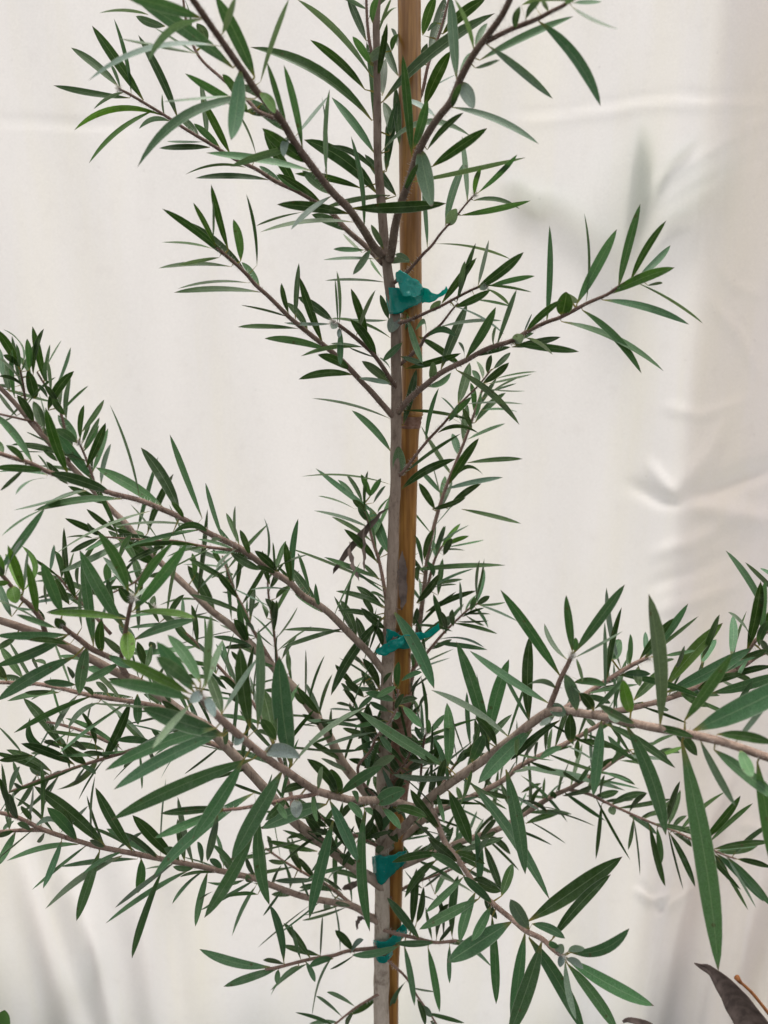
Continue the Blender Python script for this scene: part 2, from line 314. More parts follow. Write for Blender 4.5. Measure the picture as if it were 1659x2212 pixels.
# leaves: 'limb tile' then foot x y, tip x y, width (tile units = a third of a picture unit), tint letter and options
LEAVES = '''
A1 00:1300 115 800 -30 90 m;1510 440 860 -20 105 m;1310 125 960 400 50 gc.12z1;1430 300 570 525 50 gc.1z1.5;1650 640 890 1085 72 mc.13z1;1560 445 1497 910 120 mz1.5;1650 500 1395 -30 105 m;1440 220 1530 -20 45 g;1500 620 1055 660 20 g;1270 345 770 250 18 d
A1 01:30 530 215 -10 42 g;20 600 125 735 75 y;205 860 70 400 48 m;300 960 180 420 55 m;260 880 465 625 30 g;445 1140 425 620 20 g;460 1150 478 575 36 g;190 850 -60 640 80 m;350 1060 40 830 90 d;370 1110 -324 990 62 m;205 890 180 1015 50 sez1;240 960 -169 1080 55 g;490 1260 300 1105 70 d;490 1270 225 1490 42 g;600 1385 135 1325 75 d;620 1350 1235 1318 85 dz1.6;630 1440 25 1505 38 gc.06;700 1490 615 880 42 m;825 1610 745 1455 45 g;160 800 -30 690 70 m
A2 00:770 565 460 308 58 d;930 650 595 165 75 d;840 635 345 553 45 d;850 600 738 120 34 m;780 570 712 410 25 g;800 600 605 708 24 g;1060 750 480 845 48 yc.14;1000 715 575 1060 40 yc.07;1100 785 900 835 36 gc.1;1150 760 895 225 62 d;1065 740 1050 610 15 g;1490 995 1310 640 58 d;1340 900 1300 515 45 d;1310 920 1080 915 18 g;1360 955 1030 960 44 d;1290 890 1150 745 55 d;1420 950 1255 800 52 m;1590 1085 1200 1132 14 dc.08;1660 1010 1540 730 14 g
A2 01:275 1235 50 860 78 d;80 1165 -394 1155 44 d;160 1180 20 1075 42 m;420 1310 140 1125 50 d;300 1375 0 1465 20 d;610 1500 360 1390 72 d;700 1620 500 1615 38 m;690 1640 565 1515 20 g;290 1240 130 1130 40 m
A3 00:960 95 640 85 25 g;1070 170 880 105 60 d;1340 280 1275 150 72 d;1230 210 1195 -10 16 d;1640 740 1197 475 62 m;1290 360 1000 180 13 g;1540 640 1440 480 60 d;1600 730 1540 640 55 m
A3 01:60 650 -110 560 60 d;100 740 -60 720 60 d
stem 01:750 780 -40 305 78 dc.1;705 580 350 258 60 dc.05;745 490 265 -5 42 gc.06;765 990 490 630 62 m;770 1110 480 945 40 dc.08;780 1250 310 905 105 dc.08;760 770 715 270 58 d;680 1220 250 1125 52 d;910 1270 705 1000 68 d;810 990 1395 885 42 gc.22z1.2;825 655 1550 85 74 dc.06z.6;755 150 795 -30 52 m;735 395 858 295 60 sez1;920 490 815 230 62 d;870 880 825 660 72 d;845 1110 915 650 68 dz-.6;820 620 840 380 60 d;745 420 625 235 58 m;800 200 880 -20 24 g;830 130 915 50 20 g;915 300 875 185 24 g;870 1265 445 1345 38 gz.8;840 1100 830 1010 40 d;860 980 850 800 60 dz-.8
stem 01:930 940 905 560 60 dz-1;790 500 850 150 50 d;880 330 920 220 45 d
L1 01:715 265 590 -30 58 d;730 120 850 -10 30 d;720 60 540 -30 30 g
R0 01:1080 230 1165 -30 74 d;1120 330 1225 -20 90 d;1090 690 1262 330 88 d;1210 220 1490 -10 78 d;1150 560 1290 485 14 g;1085 420 1110 280 50 d;1180 150 1110 200 30 m
B1 01:1010 1010 950 350 66 dz1;1300 510 1260 -30 78 m;1410 320 1285 -10 34 g;1325 535 1410 700 88 sez1.2;1270 695 1834 935 52 gc.06;1510 300 1924 640 62 g;1450 390 2059 105 62 m;1420 440 1580 390 24 d;1425 320 1500 150 50 m;1165 760 950 640 40 s;1065 970 1140 1335 108 gez1.5;1110 970 1345 730 44 d;1140 1080 1500 830 74 d;1010 1180 1750 1020 34 g;1020 960 1110 640 72 m;1320 500 1392 340 58 m;1270 700 1330 540 50 d;960 1240 1050 1060 45 d
B2 02:20 190 50 40 55 d;90 120 180 15 50 d;175 140 575 690 78 mc.07z1;390 45 690 190 30 d;60 35 370 5 40 gc.05;400 20 580 10 34 m;230 70 205 -10 38 g;160 60 120 -10 32 g;340 30 460 -30 50 m
B3 01:1230 1460 1360 1040 60 m;1370 1310 1335 880 38 g;1415 1265 1460 1085 42 y;1445 1245 1694 1000 42 m;1330 1395 1780 1300 44 m;1410 1300 1710 1355 30 dc.08;1250 1460 1300 1355 72 sez.8;1110 1600 1080 1180 28 m;1170 1580 1650 1680 24 gc.05;1000 1690 900 1650 40 m
C1 00:1600 1779 1205 1435 74 d;1480 1680 1050 1352 55 d;1480 1620 1368 1195 52 d;1400 1600 1252 1312 42 d;1380 1560 1378 1300 18 g;1560 1690 1512 1420 64 m;1370 1610 1045 1570 13 d;1420 1669 1155 1717 32 g;1500 1729 1025 1739 30 dc.05;1665 1719 1595 1255 28 d
C1 10:1610 175 1150 213 15 dc.06;1690 235 1125 237 42 dc.04;1680 190 1565 40 48 m
C1 11:205 395 -99 318 22 d;210 370 165 175 40 d;255 410 278 45 38 d;430 560 282 135 62 d;335 480 195 300 55 d;270 470 -120 460 40 d;470 610 55 535 55 mc.04;625 770 275 800 58 dc.06;610 740 400 640 68 d;660 790 870 830 34 g
C2 11:500 425 270 265 70 d;540 440 523 95 24 g;530 440 513 150 12 g;550 480 548 710 50 mz1;490 440 180 432 30 g;690 590 290 650 38 gc.06;780 650 610 410 72 d;720 540 615 210 60 d;650 520 775 220 28 g;690 590 480 570 14 g;520 430 490 470 50 sez.6;540 470 535 530 30 sez.6;780 660 600 590 16 d
stem 11:870 530 480 405 30 dc.08;850 415 600 408 20 g;860 410 805 250 46 m;910 385 868 495 82 sez.6;880 840 685 680 68 g;870 735 800 660 12 g;840 170 445 160 20 dc.03;770 20 435 25 24 g;745 -49 628 120 52 gz1;880 45 995 40 46 sec.15z.8;820 140 740 20 24 m;875 1270 620 1000 54 m;870 1055 360 922 22 dc.05;932 1425 922 1235 86 gez.5;870 1480 290 1430 17 dc.06;945 1510 1295 1315 64 dc.06;955 1415 1330 1150 24 d;935 650 1125 715 42 gz.8;980 370 985 715 60 m;985 410 1080 700 50 m;950 560 822 680 52 mz.8;955 1090 1040 730 60 dz-.3;960 1000 1415 1070 20 dc.04
D3 11:1105 530 1300 525 48 mc.15;1190 460 1595 420 30 gc.04;1100 510 1030 485 36 mc.25;970 730 1330 630 52 d;1050 520 1335 720 54 dz-.5
D1 11:1200 730 1370 310 74 d;1360 660 1555 330 70 m;1140 810 1148 685 52 gez.8;1110 845 1265 755 48 mc-.08;1350 650 1310 560 17 g;1540 590 1558 455 17 g;1560 580 1690 215 34 g;1300 740 1708 1095 48 gc.06z1;1400 650 1650 590 40 d;1620 570 1800 500 45 d
D1 12:225 425 243 -200 48 m;480 300 468 -280 20 d;420 310 680 -175 80 m;690 205 832 -340 64 m;770 160 1000 -230 54 d;820 135 1028 -70 54 m;640 245 1055 75 78 y;880 190 975 178 20 d;800 170 1238 438 18 gc.03;590 285 1150 445 54 mc.05;455 350 840 762 54 mc.06;320 425 985 748 44 mc.07;325 385 350 235 105 dez1;345 240 430 300 50 s;90 490 325 285 54 d;75 500 130 375 17 g;10 560 75 515 70 sez1;10 570 435 620 58 d;90 530 265 640 28 s;0 590 315 525 54 d
D2 11:1205 305 1430 10 58 d;1320 260 1355 30 38 g;1440 190 1508 -104 32 g;1300 300 1425 -85 42 d;1430 210 1735 -25 74 d;1520 190 1807 130 40 m;1290 330 1520 220 58 d;1130 355 1195 290 48 gez.5;1260 320 1610 510 20 gc.06;1430 285 1650 325 24 d;1490 210 1640 320 24 g;1480 190 1790 235 17 d;1500 190 1450 215 40 sez.5
E1 11:1310 960 1385 690 72 d;1100 1200 1185 855 36 m;1180 1145 1445 1150 34 dc.12;1470 825 1640 690 58 d;1500 760 1525 640 44 d;1450 820 1400 740 44 m;1470 790 1430 680 34 g;1350 960 1735 960 16 gc.03;1240 1060 1400 910 44 m;1540 730 1650 625 44 d;1340 1090 1200 915 15 g;1250 1070 1310 960 34 m
E2 11:1345 1210 1370 960 60 d;1310 1290 1270 1150 58 m;1250 1480 1445 1180 64 d;1370 1340 1730 1315 34 d;1420 1080 1620 885 50 d;1370 1190 1615 1085 28 m;1290 1430 1475 1420 28 dc.2;1160 1640 1055 1470 54 d;1200 1540 1060 1385 38 m;1200 1600 1225 1425 54 m;1140 1640 1360 1565 42 d;1265 1400 1070 1100 15 g;1480 920 1700 790 17 d;1500 880 1690 825 16 m;1470 1000 1695 1010 15 m;1500 860 1745 875 14 g;1410 1000 1390 820 44 m;1250 1640 1460 1475 50 d;1330 1640 1720 1735 30 d;1540 800 1820 750 15 d;1500 830 1790 765 16 d;1420 1050 1460 880 30 m;1440 980 1560 790 34 d;1400 1120 1340 980 40 d
E2 21:1090 310 1150 110 44 d;1160 240 1220 90 34 m;1040 590 1190 400 58 d;985 380 1620 345 46 dz1.4c.02;1020 735 1045 620 44 d;1050 450 1060 340 44 d;1080 350 1030 150 30 m
E4 21:1215 280 1270 170 50 d;1200 230 1325 75 38 y;1220 220 1380 155 36 y;1230 230 1480 180 16 m;1200 250 1355 250 14 d;1180 540 1210 300 44 d;1150 470 1340 435 28 d;1120 500 1300 470 12 d;1170 300 1140 180 40 m;1160 300 1230 90 30 m;1150 420 1110 320 40 m
E3 21:1100 650 1430 510 44 dc.04z.6;1210 760 1150 530 44 m;1330 660 1320 450 26 g;1420 600 1480 370 44 m;1440 600 1450 310 17 g;1430 600 1515 545 44 d;1390 640 1420 550 40 m;1280 740 1270 630 44 d;1330 660 1520 662 19 d;1310 710 1510 705 13 d;1360 670 1480 735 17 d;1420 620 1505 750 28 m;1440 600 1620 585 20 m;1450 605 1700 710 19 g;1050 830 1260 670 44 d;1010 735 1275 775 20 dc.06z1;1130 890 1270 825 34 d;1170 830 1480 880 13 gc.1;1010 1040 1260 945 14 g;1010 1200 1075 1060 30 d;1000 1160 1150 1050 13 g;1230 790 1190 640 40 d;1340 680 1480 620 20 d
F1 21:860 270 740 -30 84 m;780 320 570 110 58 d;750 190 490 30 38 d;720 60 660 -40 40 m;800 430 440 292 38 m;820 620 650 480 58 d;760 670 690 560 44 d;780 330 860 180 30 m;800 440 690 330 34 d
F1 11:740 1560 680 1415 44 m;690 1600 585 1415 34 d;790 1680 385 1375 42 m;735 1560 810 1440 44 m;640 1640 400 1555 14 g;790 1660 860 1570 18 m;650 1600 530 1450 38 m;720 1659 625 1580 50 d;760 1600 840 1490 26 g
stem 21:850 500 190 225 20 dc.02;840 620 515 512 42 dc.05;840 700 530 640 44 d;830 680 485 1190 76 dc.06z1.2;840 760 680 620 58 d;820 870 760 730 50 d;890 640 1155 1145 100 mz1.6;840 560 740 520 20 d
G1 10:210 1340 -40 1020 58 m;20 1280 -50 1190 54 d;290 1390 -40 1370 58 d;310 1420 -20 1400 34 m;440 1410 295 980 74 d;720 1535 320 1405 84 dc.03;1060 1635 620 1370 84 mc.03;905 1570 710 960 16 d;1165 1670 912 1240 88 d;1310 1700 1100 1155 44 m;790 1575 220 1650 54 mc.05;560 1520 230 1665 28 sc.05;540 1520 85 1648 9 g;160 1330 40 1225 48 d;320 1400 245 1290 13 g;300 1440 100 1548 13 gc.1;160 1380 0 1520 30 d
G1 20:1190 40 1110 -70 40 d;1360 140 1120 135 52 dc.15;1120 135 1045 250 44 s;1270 90 730 95 20 gc.05;970 -5 335 290 20 gc.05;290 -20 10 157 17 gc.05;1500 200 1410 95 34 m;1550 210 1465 5 40 d;1530 190 1525 -40 19 g;1620 280 1555 115 48 d;1510 240 1280 175 26 m;1490 260 1690 375 58 d;1560 260 1360 255 28 m;1340 230 1080 290 26 d;1440 180 1370 190 30 d
G1 21:225 460 190 195 55 d;395 600 225 360 70 d;350 510 270 265 34 m;130 380 195 185 40 d;70 320 50 35 14 g;140 390 -10 250 58 d;430 650 250 530 40 m;570 780 170 765 28 dc.03;650 810 550 570 68 d;565 740 630 380 24 d;720 900 650 680 64 d;240 510 -40 505 9 g;100 380 330 280 12 g;130 400 -20 350 40 d
G2 20:1030 185 745 150 58 d;1070 220 830 325 44 d;640 170 455 262 44 d;680 160 420 40 50 d;640 150 565 70 34 d;770 330 855 145 44 m;700 170 550 250 34 m;830 190 700 120 40 d;900 180 1000 250 34 d;760 170 880 330 50 d;600 170 430 165 20 d
H2 10:520 1190 545 965 40 d;530 1140 675 930 42 d;540 1250 645 1045 38 d;560 1370 685 1080 62 d;600 1400 700 1115 40 m;655 1480 720 1215 38 g;500 1210 360 1120 66 m;500 1200 375 1030 74 m;550 1340 480 1300 22 d;470 1230 400 1120 40 m;530 1220 590 1060 30 d;460 1220 440 1260 20 d
H1 10:600 1450 345 1120 78 m;690 1610 440 1490 54 d;280 1140 215 940 72 d;320 1170 200 1080 66 d;330 1220 250 880 14 g;320 1235 70 1225 20 dc.04;290 1270 70 1265 10 d;370 1330 275 1245 40 m;330 1215 170 1140 11 d;500 1400 250 1360 30 d;110 1040 -10 880 30 d;80 1050 -10 1090 13 d;440 1480 300 1330 50 d;220 1080 110 900 60 d
H1 20:1010 340 790 180 88 d;760 130 560 -20 44 d;1390 640 1215 345 82 d;1280 510 1520 280 19 g;955 140 1125 -249 52 d;890 120 1025 -359 36 m;1280 560 1345 -20 38 d;1600 850 1515 695 72 d;1260 420 1245 265 42 m;1280 570 1030 605 20 dc.06;1430 720 1250 680 17 d;1640 870 1450 880 38 d;930 230 750 110 60 d;1110 400 960 420 40 d;850 130 700 60 50 d;1000 290 1060 170 40 d;1350 650 1100 690 20 d
H3 10:150 700 20 475 13 gc.15;120 720 -30 470 66 d;190 740 175 535 50 m;215 770 285 470 38 d;95 920 80 600 34 m;130 730 105 570 28 m;60 880 20 660 58 d;160 860 -10 780 28 dc.1;20 790 0 600 44 m;225 925 180 745 68 dez.5;200 780 100 640 38 d;90 850 -20 830 26 d;130 720 20 640 50 d
H4 10:290 810 210 455 54 d;300 720 398 545 12 g;360 860 458 590 26 m;310 1000 480 745 68 d;430 1060 458 790 38 d;390 980 405 800 34 d;310 830 305 655 30 m;380 970 285 830 44 d;420 1030 340 920 50 d;310 920 240 830 30 m
H5 10:60 1050 200 910 14 d
J1 20:1440 340 1380 240 40 d;1530 510 1560 280 34 d;1540 560 1405 395 48 d;1500 700 1470 320 34 m;1590 840 1545 590 44 m;1620 690 1645 460 44 d;1650 780 1590 720 30 d;1460 360 1180 340 14 g;1590 650 1680 580 30 d;1480 420 1510 400 30 d;1550 560 1440 520 12 d;1650 800 1780 690 14 d;1500 460 1600 330 20 g;1480 380 1370 430 14 d
J2 21:110 720 105 570 48 d;70 690 40 600 34 d;90 470 40 250 44 d;130 560 210 480 38 d;130 820 270 615 18 g;110 870 -10 770 15 g;110 680 -10 530 14 g;90 500 150 380 34 d;80 440 130 300 30 m;100 640 60 560 40 d
H1 21:170 950 270 790 34 d;215 1040 205 905 40 d;320 1220 322 890 13 g;410 1320 495 1050 30 d;410 1310 265 1135 54 d;480 1430 420 1340 50 d;400 1390 275 1375 11 g;320 1250 250 1170 44 d;120 1000 -10 960 30 m;500 1450 380 1490 20 m;420 1380 300 1310 40 d;560 1610 340 1480 44 d;60 960 150 1090 40 m
K0 20:490 560 415 340 50 d;400 430 355 250 40 m;450 600 360 430 58 d;420 460 215 450 20 d;300 600 290 460 17 d;430 460 480 260 15 g;515 500 510 345 28 d;310 390 235 400 34 d;560 620 420 520 44 d;480 560 650 440 20 d;600 640 520 560 50 d;560 610 600 430 40 m;440 500 240 560 24 d;600 650 430 640 26 d
H6 20:920 490 860 280 58 d;700 470 690 330 58 m;740 620 700 430 48 m;860 470 760 260 44 m;760 420 880 300 24 d;640 560 760 420 28 m;900 480 700 380 14 g
M1 20:100 820 -20 890 50 d;150 1080 0 870 58 d;300 990 205 970 30 d;470 1080 440 1000 34 d;600 960 380 930 40 m;700 1050 560 1010 58 m;930 1130 700 1080 50 d;1000 1170 1060 1000 34 d;980 860 950 1010 44 d;950 1000 890 840 58 d;1050 1220 960 1010 50 d;1200 1320 1050 1220 50 d;600 930 520 1000 40 d
M2 20:1310 900 1140 760 50 d;1280 850 1240 600 40 d;1030 720 960 580 28 d;1000 640 1000 540 50 d;1085 720 1195 535 44 d;1290 880 1130 740 34 m;1000 900 970 840 50 d;1400 1050 1360 920 40 d;1470 1150 1300 1000 40 m;1500 1090 1440 830 34 m;1560 1200 1420 1060 40 d;1600 1250 1480 1180 44 d;1640 1180 1520 1000 50 m;1600 1000 1500 900 40 d;1530 1150 1450 950 20 g
K1 20:435 795 -30 800 64 m;435 800 -30 1000 74 m;480 940 -20 1225 95 m;565 870 515 1185 92 myz1;605 860 530 300 76 m;660 905 660 700 62 dez1;800 925 670 810 46 gez1;405 660 270 325 84 m;420 750 360 690 62 dez1;360 750 105 665 44 m;530 750 530 480 30 g;770 980 545 1100 60 m;450 860 180 830 44 d;700 930 860 1010 60 m
K2 20:800 750 515 245 92 m;830 515 632 130 82 m;840 540 665 290 48 g;890 520 1125 195 62 m;865 640 1215 200 86 m;800 690 305 655 58 yc.03;865 650 1270 690 58 yc.04;865 830 1270 700 66 m;825 775 835 960 98 yez1.6;845 590 770 490 60 dez1;865 560 990 470 32 s;880 840 770 720 70 m;830 700 690 680 50 d
K3 20:240 660 180 330 58 y;150 520 50 215 60 y;140 520 140 218 40 yc-.22;130 500 35 270 60 y;35 410 150 175 26 s;80 480 105 590 86 yez1;75 680 -20 440 52 m;30 400 -30 260 50 y;60 460 -20 450 44 y;210 600 290 700 40 d;20 420 -40 330 50 d
N1 20:400 1520 150 1205 74 d;480 1635 135 1500 68 d;560 1635 405 1500 68 d;670 1540 440 1510 48 d;660 1620 845 1230 68 d;790 1540 420 1335 38 mc.05;620 1510 515 1280 38 d;930 1500 755 1300 54 d;1000 1505 750 1480 54 m;330 1680 40 1540 58 d;210 1575 -10 1610 48 d;140 1560 -10 1390 12 g;1110 1500 980 1410 40 m;720 1590 540 1560 30 d;900 1530 800 1659 34 d;1100 1490 1060 1420 26 d;520 1640 620 1700 34 m;400 1680 300 1740 30 d;840 1540 760 1620 20 d;960 1510 1010 1620 30 d
N3 20:305 1530 195 1330 54 mc-.12;390 1530 280 1490 40 d;330 1550 200 1560 24 d;560 1540 480 1480 40 d;430 1520 360 1450 44 d
N1 30:640 -80 370 140 48 gc-.08;370 60 130 300 34 m;240 40 110 250 34 d;300 45 190 -10 50 d;60 160 130 -10 34 m;150 130 90 100 34 d;340 50 280 160 30 d;160 120 70 200 30 d
N2 20:860 1200 580 1170 44 d;890 1180 895 1380 66 mz.6;500 1190 350 1425 42 g;640 1235 440 1405 42 gc.1;380 1170 45 1225 48 m;490 1120 280 1100 54 m;150 1090 -20 1080 48 d;40 1080 -10 990 58 d;600 1190 540 1130 34 d;250 1020 200 930 28 d;700 1180 620 1100 44 d;330 1160 160 1170 40 d;780 1200 900 1300 12 g;1050 1260 930 1180 44 d;820 1230 560 1400 14 d;240 1120 40 1130 30 d
P1 20:1250 1160 1015 840 108 mz.6;1300 1110 1085 795 88 m;1235 1215 690 1100 92 mc.03;1225 1175 780 950 82 yz.6;1335 1130 1367 655 60 g;1310 1150 1445 825 54 g;1230 1250 985 1535 54 g;1265 1120 1012 935 98 m;1440 1310 1345 1040 82 d;1400 1400 680 1675 100 m;1450 1430 735 1800 100 m;1640 1600 718 1998 104 mz1;1450 1450 918 1268 132 m;1620 1400 1555 870 108 dz-.5;1450 1290 1675 940 40 g;1310 1170 1230 1230 70 sez.6;1330 1200 1390 1330 60 sez.6;1570 1440 1520 1510 60 sez.6
P1 30:1570 -40 1245 460 108 m
P2 30:1440 260 1040 295 60 dz-.6;1420 280 998 455 66 m;1410 300 1345 605 58 g
P2 31:-20 430 -336 972 95 m;-9 160 -676 716 86 m
P1 31:170 20 -160 600 125 mz1;20 300 88 890 90 m;400 140 432 -10 40 s;370 170 398 352 40 mz.8;265 205 265 322 78 sez.8;455 235 35 395 108 m;480 215 662 612 86 mz.8;500 340 345 978 90 mz.6;705 275 738 1062 86 mz.8;780 230 968 140 98 mez1;540 180 485 10 92 dez1;545 170 825 -15 78 m;530 170 330 -60 78 d;820 260 938 397 58 m;890 255 1110 320 68 d;330 120 170 160 60 d;640 230 560 320 50 d;590 215 690 330 60 m;660 235 620 150 40 m
P1 21:230 1640 150 932 152 mz.4;10 1400 15 755 72 g;230 1650 700 1270 34 gc.07;110 1500 35 1140 118 d;50 1560 285 1590 92 sec.1z.8;130 1480 30 1340 80 d
P2 31:200 200 60 340 60 d;130 220 200 330 50 m
Q1 22:420 1290 345 1050 92 gz1;525 1280 440 1175 70 dez.8;535 1275 722 1080 44 m
Q2 22:310 1060 -75 503 76 m;390 900 352 538 60 m;410 905 732 468 76 m;355 955 210 722 40 gc-.08;405 945 718 772 22 g;405 900 412 815 40 mez.5;455 1100 420 950 24 g;240 1240 -276 898 58 m;285 1145 100 1120 42 sc.08;330 1060 450 1180 20 g
Q4 22:1000 1130 1367 718 95 y;1000 1170 1555 878 95 m;1290 1175 1770 1040 76 m;1150 1190 1300 1040 70 me;1460 1230 1560 1095 40 m
Q1 22:110 1355 118 795 84 d;130 1410 -219 1759 112 mz.8;310 1350 -10 1610 58 d;580 1350 525 1845 86 mz.6;740 1380 997 2097 112 mz1;1100 1490 1337 2982 158 mz1.5;960 1385 885 528 100 gz1.5;1120 1350 1425 920 80 m;1180 1415 1900 1060 168 m;770 1300 720 1090 82 yez1;640 1290 685 1365 78 sez1;245 1260 350 1312 86 gez1;270 1330 178 1385 44 s;380 1490 378 1310 76 dez.6;1450 1490 1690 1190 40 g;1220 1480 1450 1910 60 gz1;1310 1540 1740 1880 100 m;1590 1620 1710 2380 84 m;1330 1440 1700 1500 78 d;600 1370 1060 1660 70 dz-.8;800 1370 560 1250 60 d;900 1390 1180 1460 60 d;1480 1540 1560 1720 90 m;1050 1420 1200 1580 80 d
Q1 21:1510 1545 1298 838 96 m;1500 1490 1640 953 96 m;1645 1465 1133 1153 54 gc.05z.6;1250 1659 658 1283 74 mz1;1240 1659 1237 1235 84 m;1560 1520 1420 1330 60 d;1400 1620 1480 1440 88 m;1440 1560 1660 1310 50 d
R2 31:1480 500 1592 802 60 d
Q1 31:1290 55 880 40 44 gc-.05z.6;1250 150 1395 500 100 dz.6;1385 90 1905 857 90 mz1;1620 10 1745 690 104 mz.8;1180 130 1230 -60 60 d;1120 190 1160 20 50 d
Q3 22:705 1010 612 488 40 gc-.04;605 1180 600 712 30 g;650 960 700 825 92 me;765 990 765 790 34 m;720 1050 900 1050 54 m;870 930 865 775 40 m;860 940 1142 593 60 m;830 950 1047 688 58 d;790 1220 1010 1000 70 d;990 930 1190 898 34 m;930 990 1052 955 24 d;400 1105 610 1125 58 m;620 1100 600 980 30 g;560 1150 740 1130 50 d;480 1190 640 1240 50 m;820 1000 830 1130 60 d
Q4 22:1555 840 1400 648 24 g;1420 930 1432 668 62 m;1230 980 1325 825 70 m;1060 1010 1120 868 28 d;1230 950 1346 663 42 d;1380 1090 1690 1000 48 d;1480 950 1650 890 58 d;1200 1150 1500 1050 60 d;1000 1200 1350 1190 60 d;850 1230 690 1300 50 d;1090 1170 1280 1260 60 d;1400 1050 1560 1110 40 d;1530 960 1470 1070 30 m
Q5 22:1655 690 1383 248 46 mz.6;1750 560 1510 325 34 g;1525 890 1612 448 74 d;1620 800 1645 440 48 m;1690 420 1610 362 26 m;1659 930 1600 830 48 d;1600 870 1680 700 60 m;1640 760 1720 600 60 d
R1 22:60 1659 200 1440 30 d;330 1520 180 1600 50 m;240 1590 260 1400 30 d;420 1480 640 1530 44 d;550 1400 480 1340 40 d;480 1490 490 1400 30 g;430 1470 420 1600 40 d;400 1510 380 1380 30 m;150 1600 170 1490 24 d;700 1320 560 1420 40 m;640 1340 800 1400 50 d
R1 31:1180 290 1420 180 60 d;1000 430 1120 390 50 d;1240 260 1100 360 50 d;1400 200 1560 320 24 d;1330 230 1300 120 40 d;1460 160 1640 200 40 d;1590 100 1659 260 44 d;1540 130 1480 60 40 d;1080 380 960 460 50 d;1120 340 1280 420 50 m;1010 390 1080 290 40 d
R2 32:90 360 315 288 44 d;100 340 350 492 13 d;210 270 540 378 13 d;60 50 360 352 30 m;20 -10 736 146 50 gc.03;600 30 797 110 34 m;330 180 510 150 34 d;60 160 190 100 28 d;130 250 195 120 30 d;200 210 212 60 19 d;110 240 122 60 18 d;230 290 68 205 30 d;265 200 262 150 42 de;570 190 602 45 24 d;450 100 330 20 30 d;500 60 640 -60 40 d;300 170 320 30 20 d;380 140 500 40 30 d;250 200 90 180 20 m
R2 31:1300 500 1420 590 50 d;1090 770 1200 690 16 d;1560 410 1440 460 40 d;1340 480 1240 560 50 d;1160 570 1280 380 50 m;1500 440 1650 560 50 d;1000 580 1200 480 60 d;1250 530 1380 370 40 m;1450 450 1560 330 40 d
R2 22:640 1640 760 1540 40 m;760 1580 620 1450 50 m;700 1610 900 1640 24 d;880 1530 1060 1440 30 d;940 1560 1090 1560 40 d;960 1580 1110 1520 34 y;780 1570 920 1490 40 d;1000 1620 940 1540 40 d;700 1600 560 1650 40 d;780 1560 900 1659 50 d
R3 32:580 235 543 592 34 d;640 240 878 163 54 d;530 195 692 150 54 d;640 250 662 302 52 gez.4;760 285 872 170 34 d;785 335 753 532 28 d;760 310 942 432 44 m;830 325 1012 288 34 d;890 370 994 768 44 d;940 390 957 632 44 m;1010 375 1092 140 42 d;990 370 1090 85 38 d;1040 395 1132 308 34 d;1085 410 1155 385 24 y;1020 420 1187 772 48 d;1050 425 1165 512 48 d;1240 470 1482 178 54 d;1270 490 1562 228 38 d;1310 525 1680 478 48 d;1320 540 1592 503 60 d;1430 570 1680 365 34 d;1460 590 1680 645 44 d;1400 580 1690 905 60 m;1330 560 1632 868 68 m;1330 580 1532 922 28 d;1310 560 1407 727 48 d;420 150 560 100 30 d;480 165 520 60 24 d
S2 31:1010 1020 1040 650 60 dz.6;1040 1000 1088 770 44 d;1210 1110 1170 822 34 d;1270 1090 1312 695 58 m;1170 1110 1250 880 50 d
R4 31:1010 820 1100 690 30 d;1160 820 1240 660 40 m;1080 780 960 660 20 d
S1 31:1190 390 1000 138 70 d;1310 610 1113 448 70 d;1350 700 1128 558 60 m;1200 560 880 612 58 dc.04;1165 600 963 842 54 d;1440 770 1422 408 60 mz.6;1420 640 1512 453 40 g;1300 540 1605 448 48 d;1290 545 1485 622 54 d;1340 710 1098 937 54 m;1440 850 1056 1047 76 m;1530 880 1343 700 66 m;1650 1000 1238 1260 132 mz1;1520 900 1398 1122 70 m;1420 810 1320 1132 76 m;1530 960 1556 1532 66 m;1590 830 1665 618 72 d;1430 750 1590 800 60 d;1480 840 1560 980 50 d;1240 500 1160 600 50 d;1400 720 1530 770 50 d
S1 32:110 990 717 573 118 dz.6;260 1110 642 688 76 d;110 1045 -10 850 100 gz1;85 1070 5 1720 90 m;190 1135 -25 1740 118 mz.8;110 1100 470 1720 108 m;350 1230 922 1542 104 m;360 1270 690 1720 88 m;380 1195 762 1038 76 mc-.08;290 1200 330 1145 60 sez.6;365 1190 470 1165 48 s;350 1240 462 1302 52 s;345 1255 417 1635 50 sz1;130 1010 345 1105 68 m;300 1170 250 1120 50 m;330 1215 310 1290 44 sez.6
S2 31:1060 1110 848 838 64 mz.6;1160 1130 900 1135 48 mz.6;960 1150 1027 1542 50 m;1115 1165 1190 1582 56 m;1255 1150 1255 1397 36 m;1250 1135 1392 1150 40 d;1300 1120 1530 1292 38 m;930 1150 620 1212 54 mz1c-.05;1190 1125 1280 1000 30 d;1140 1110 1100 900 24 d
S3 31:350 1230 178 1003 50 d;290 1240 228 1008 28 m;180 1255 88 890 58 m;630 1180 513 1050 58 d;545 1195 508 880 15 g;415 1225 432 955 15 g;615 1200 698 1113 34 s;180 1270 45 1245 34 d;410 1215 168 1148 44 d;490 1230 365 1602 20 m;640 1210 478 1305 17 d;325 1258 384 1388 42 m;280 1280 93 1477 26 m;330 1270 93 1442 22 m;145 1305 135 1400 44 m;500 1235 340 1290 50 m;90 1290 -368 1173 66 mc-.05;140 1300 -212 1417 58 m
S4 31:810 1425 578 1602 48 dc-.06;640 1545 458 1453 26 m;560 1615 388 1478 28 m;630 1590 585 1680 34 d;530 1650 345 1655 28 m;500 1670 253 1583 22 m
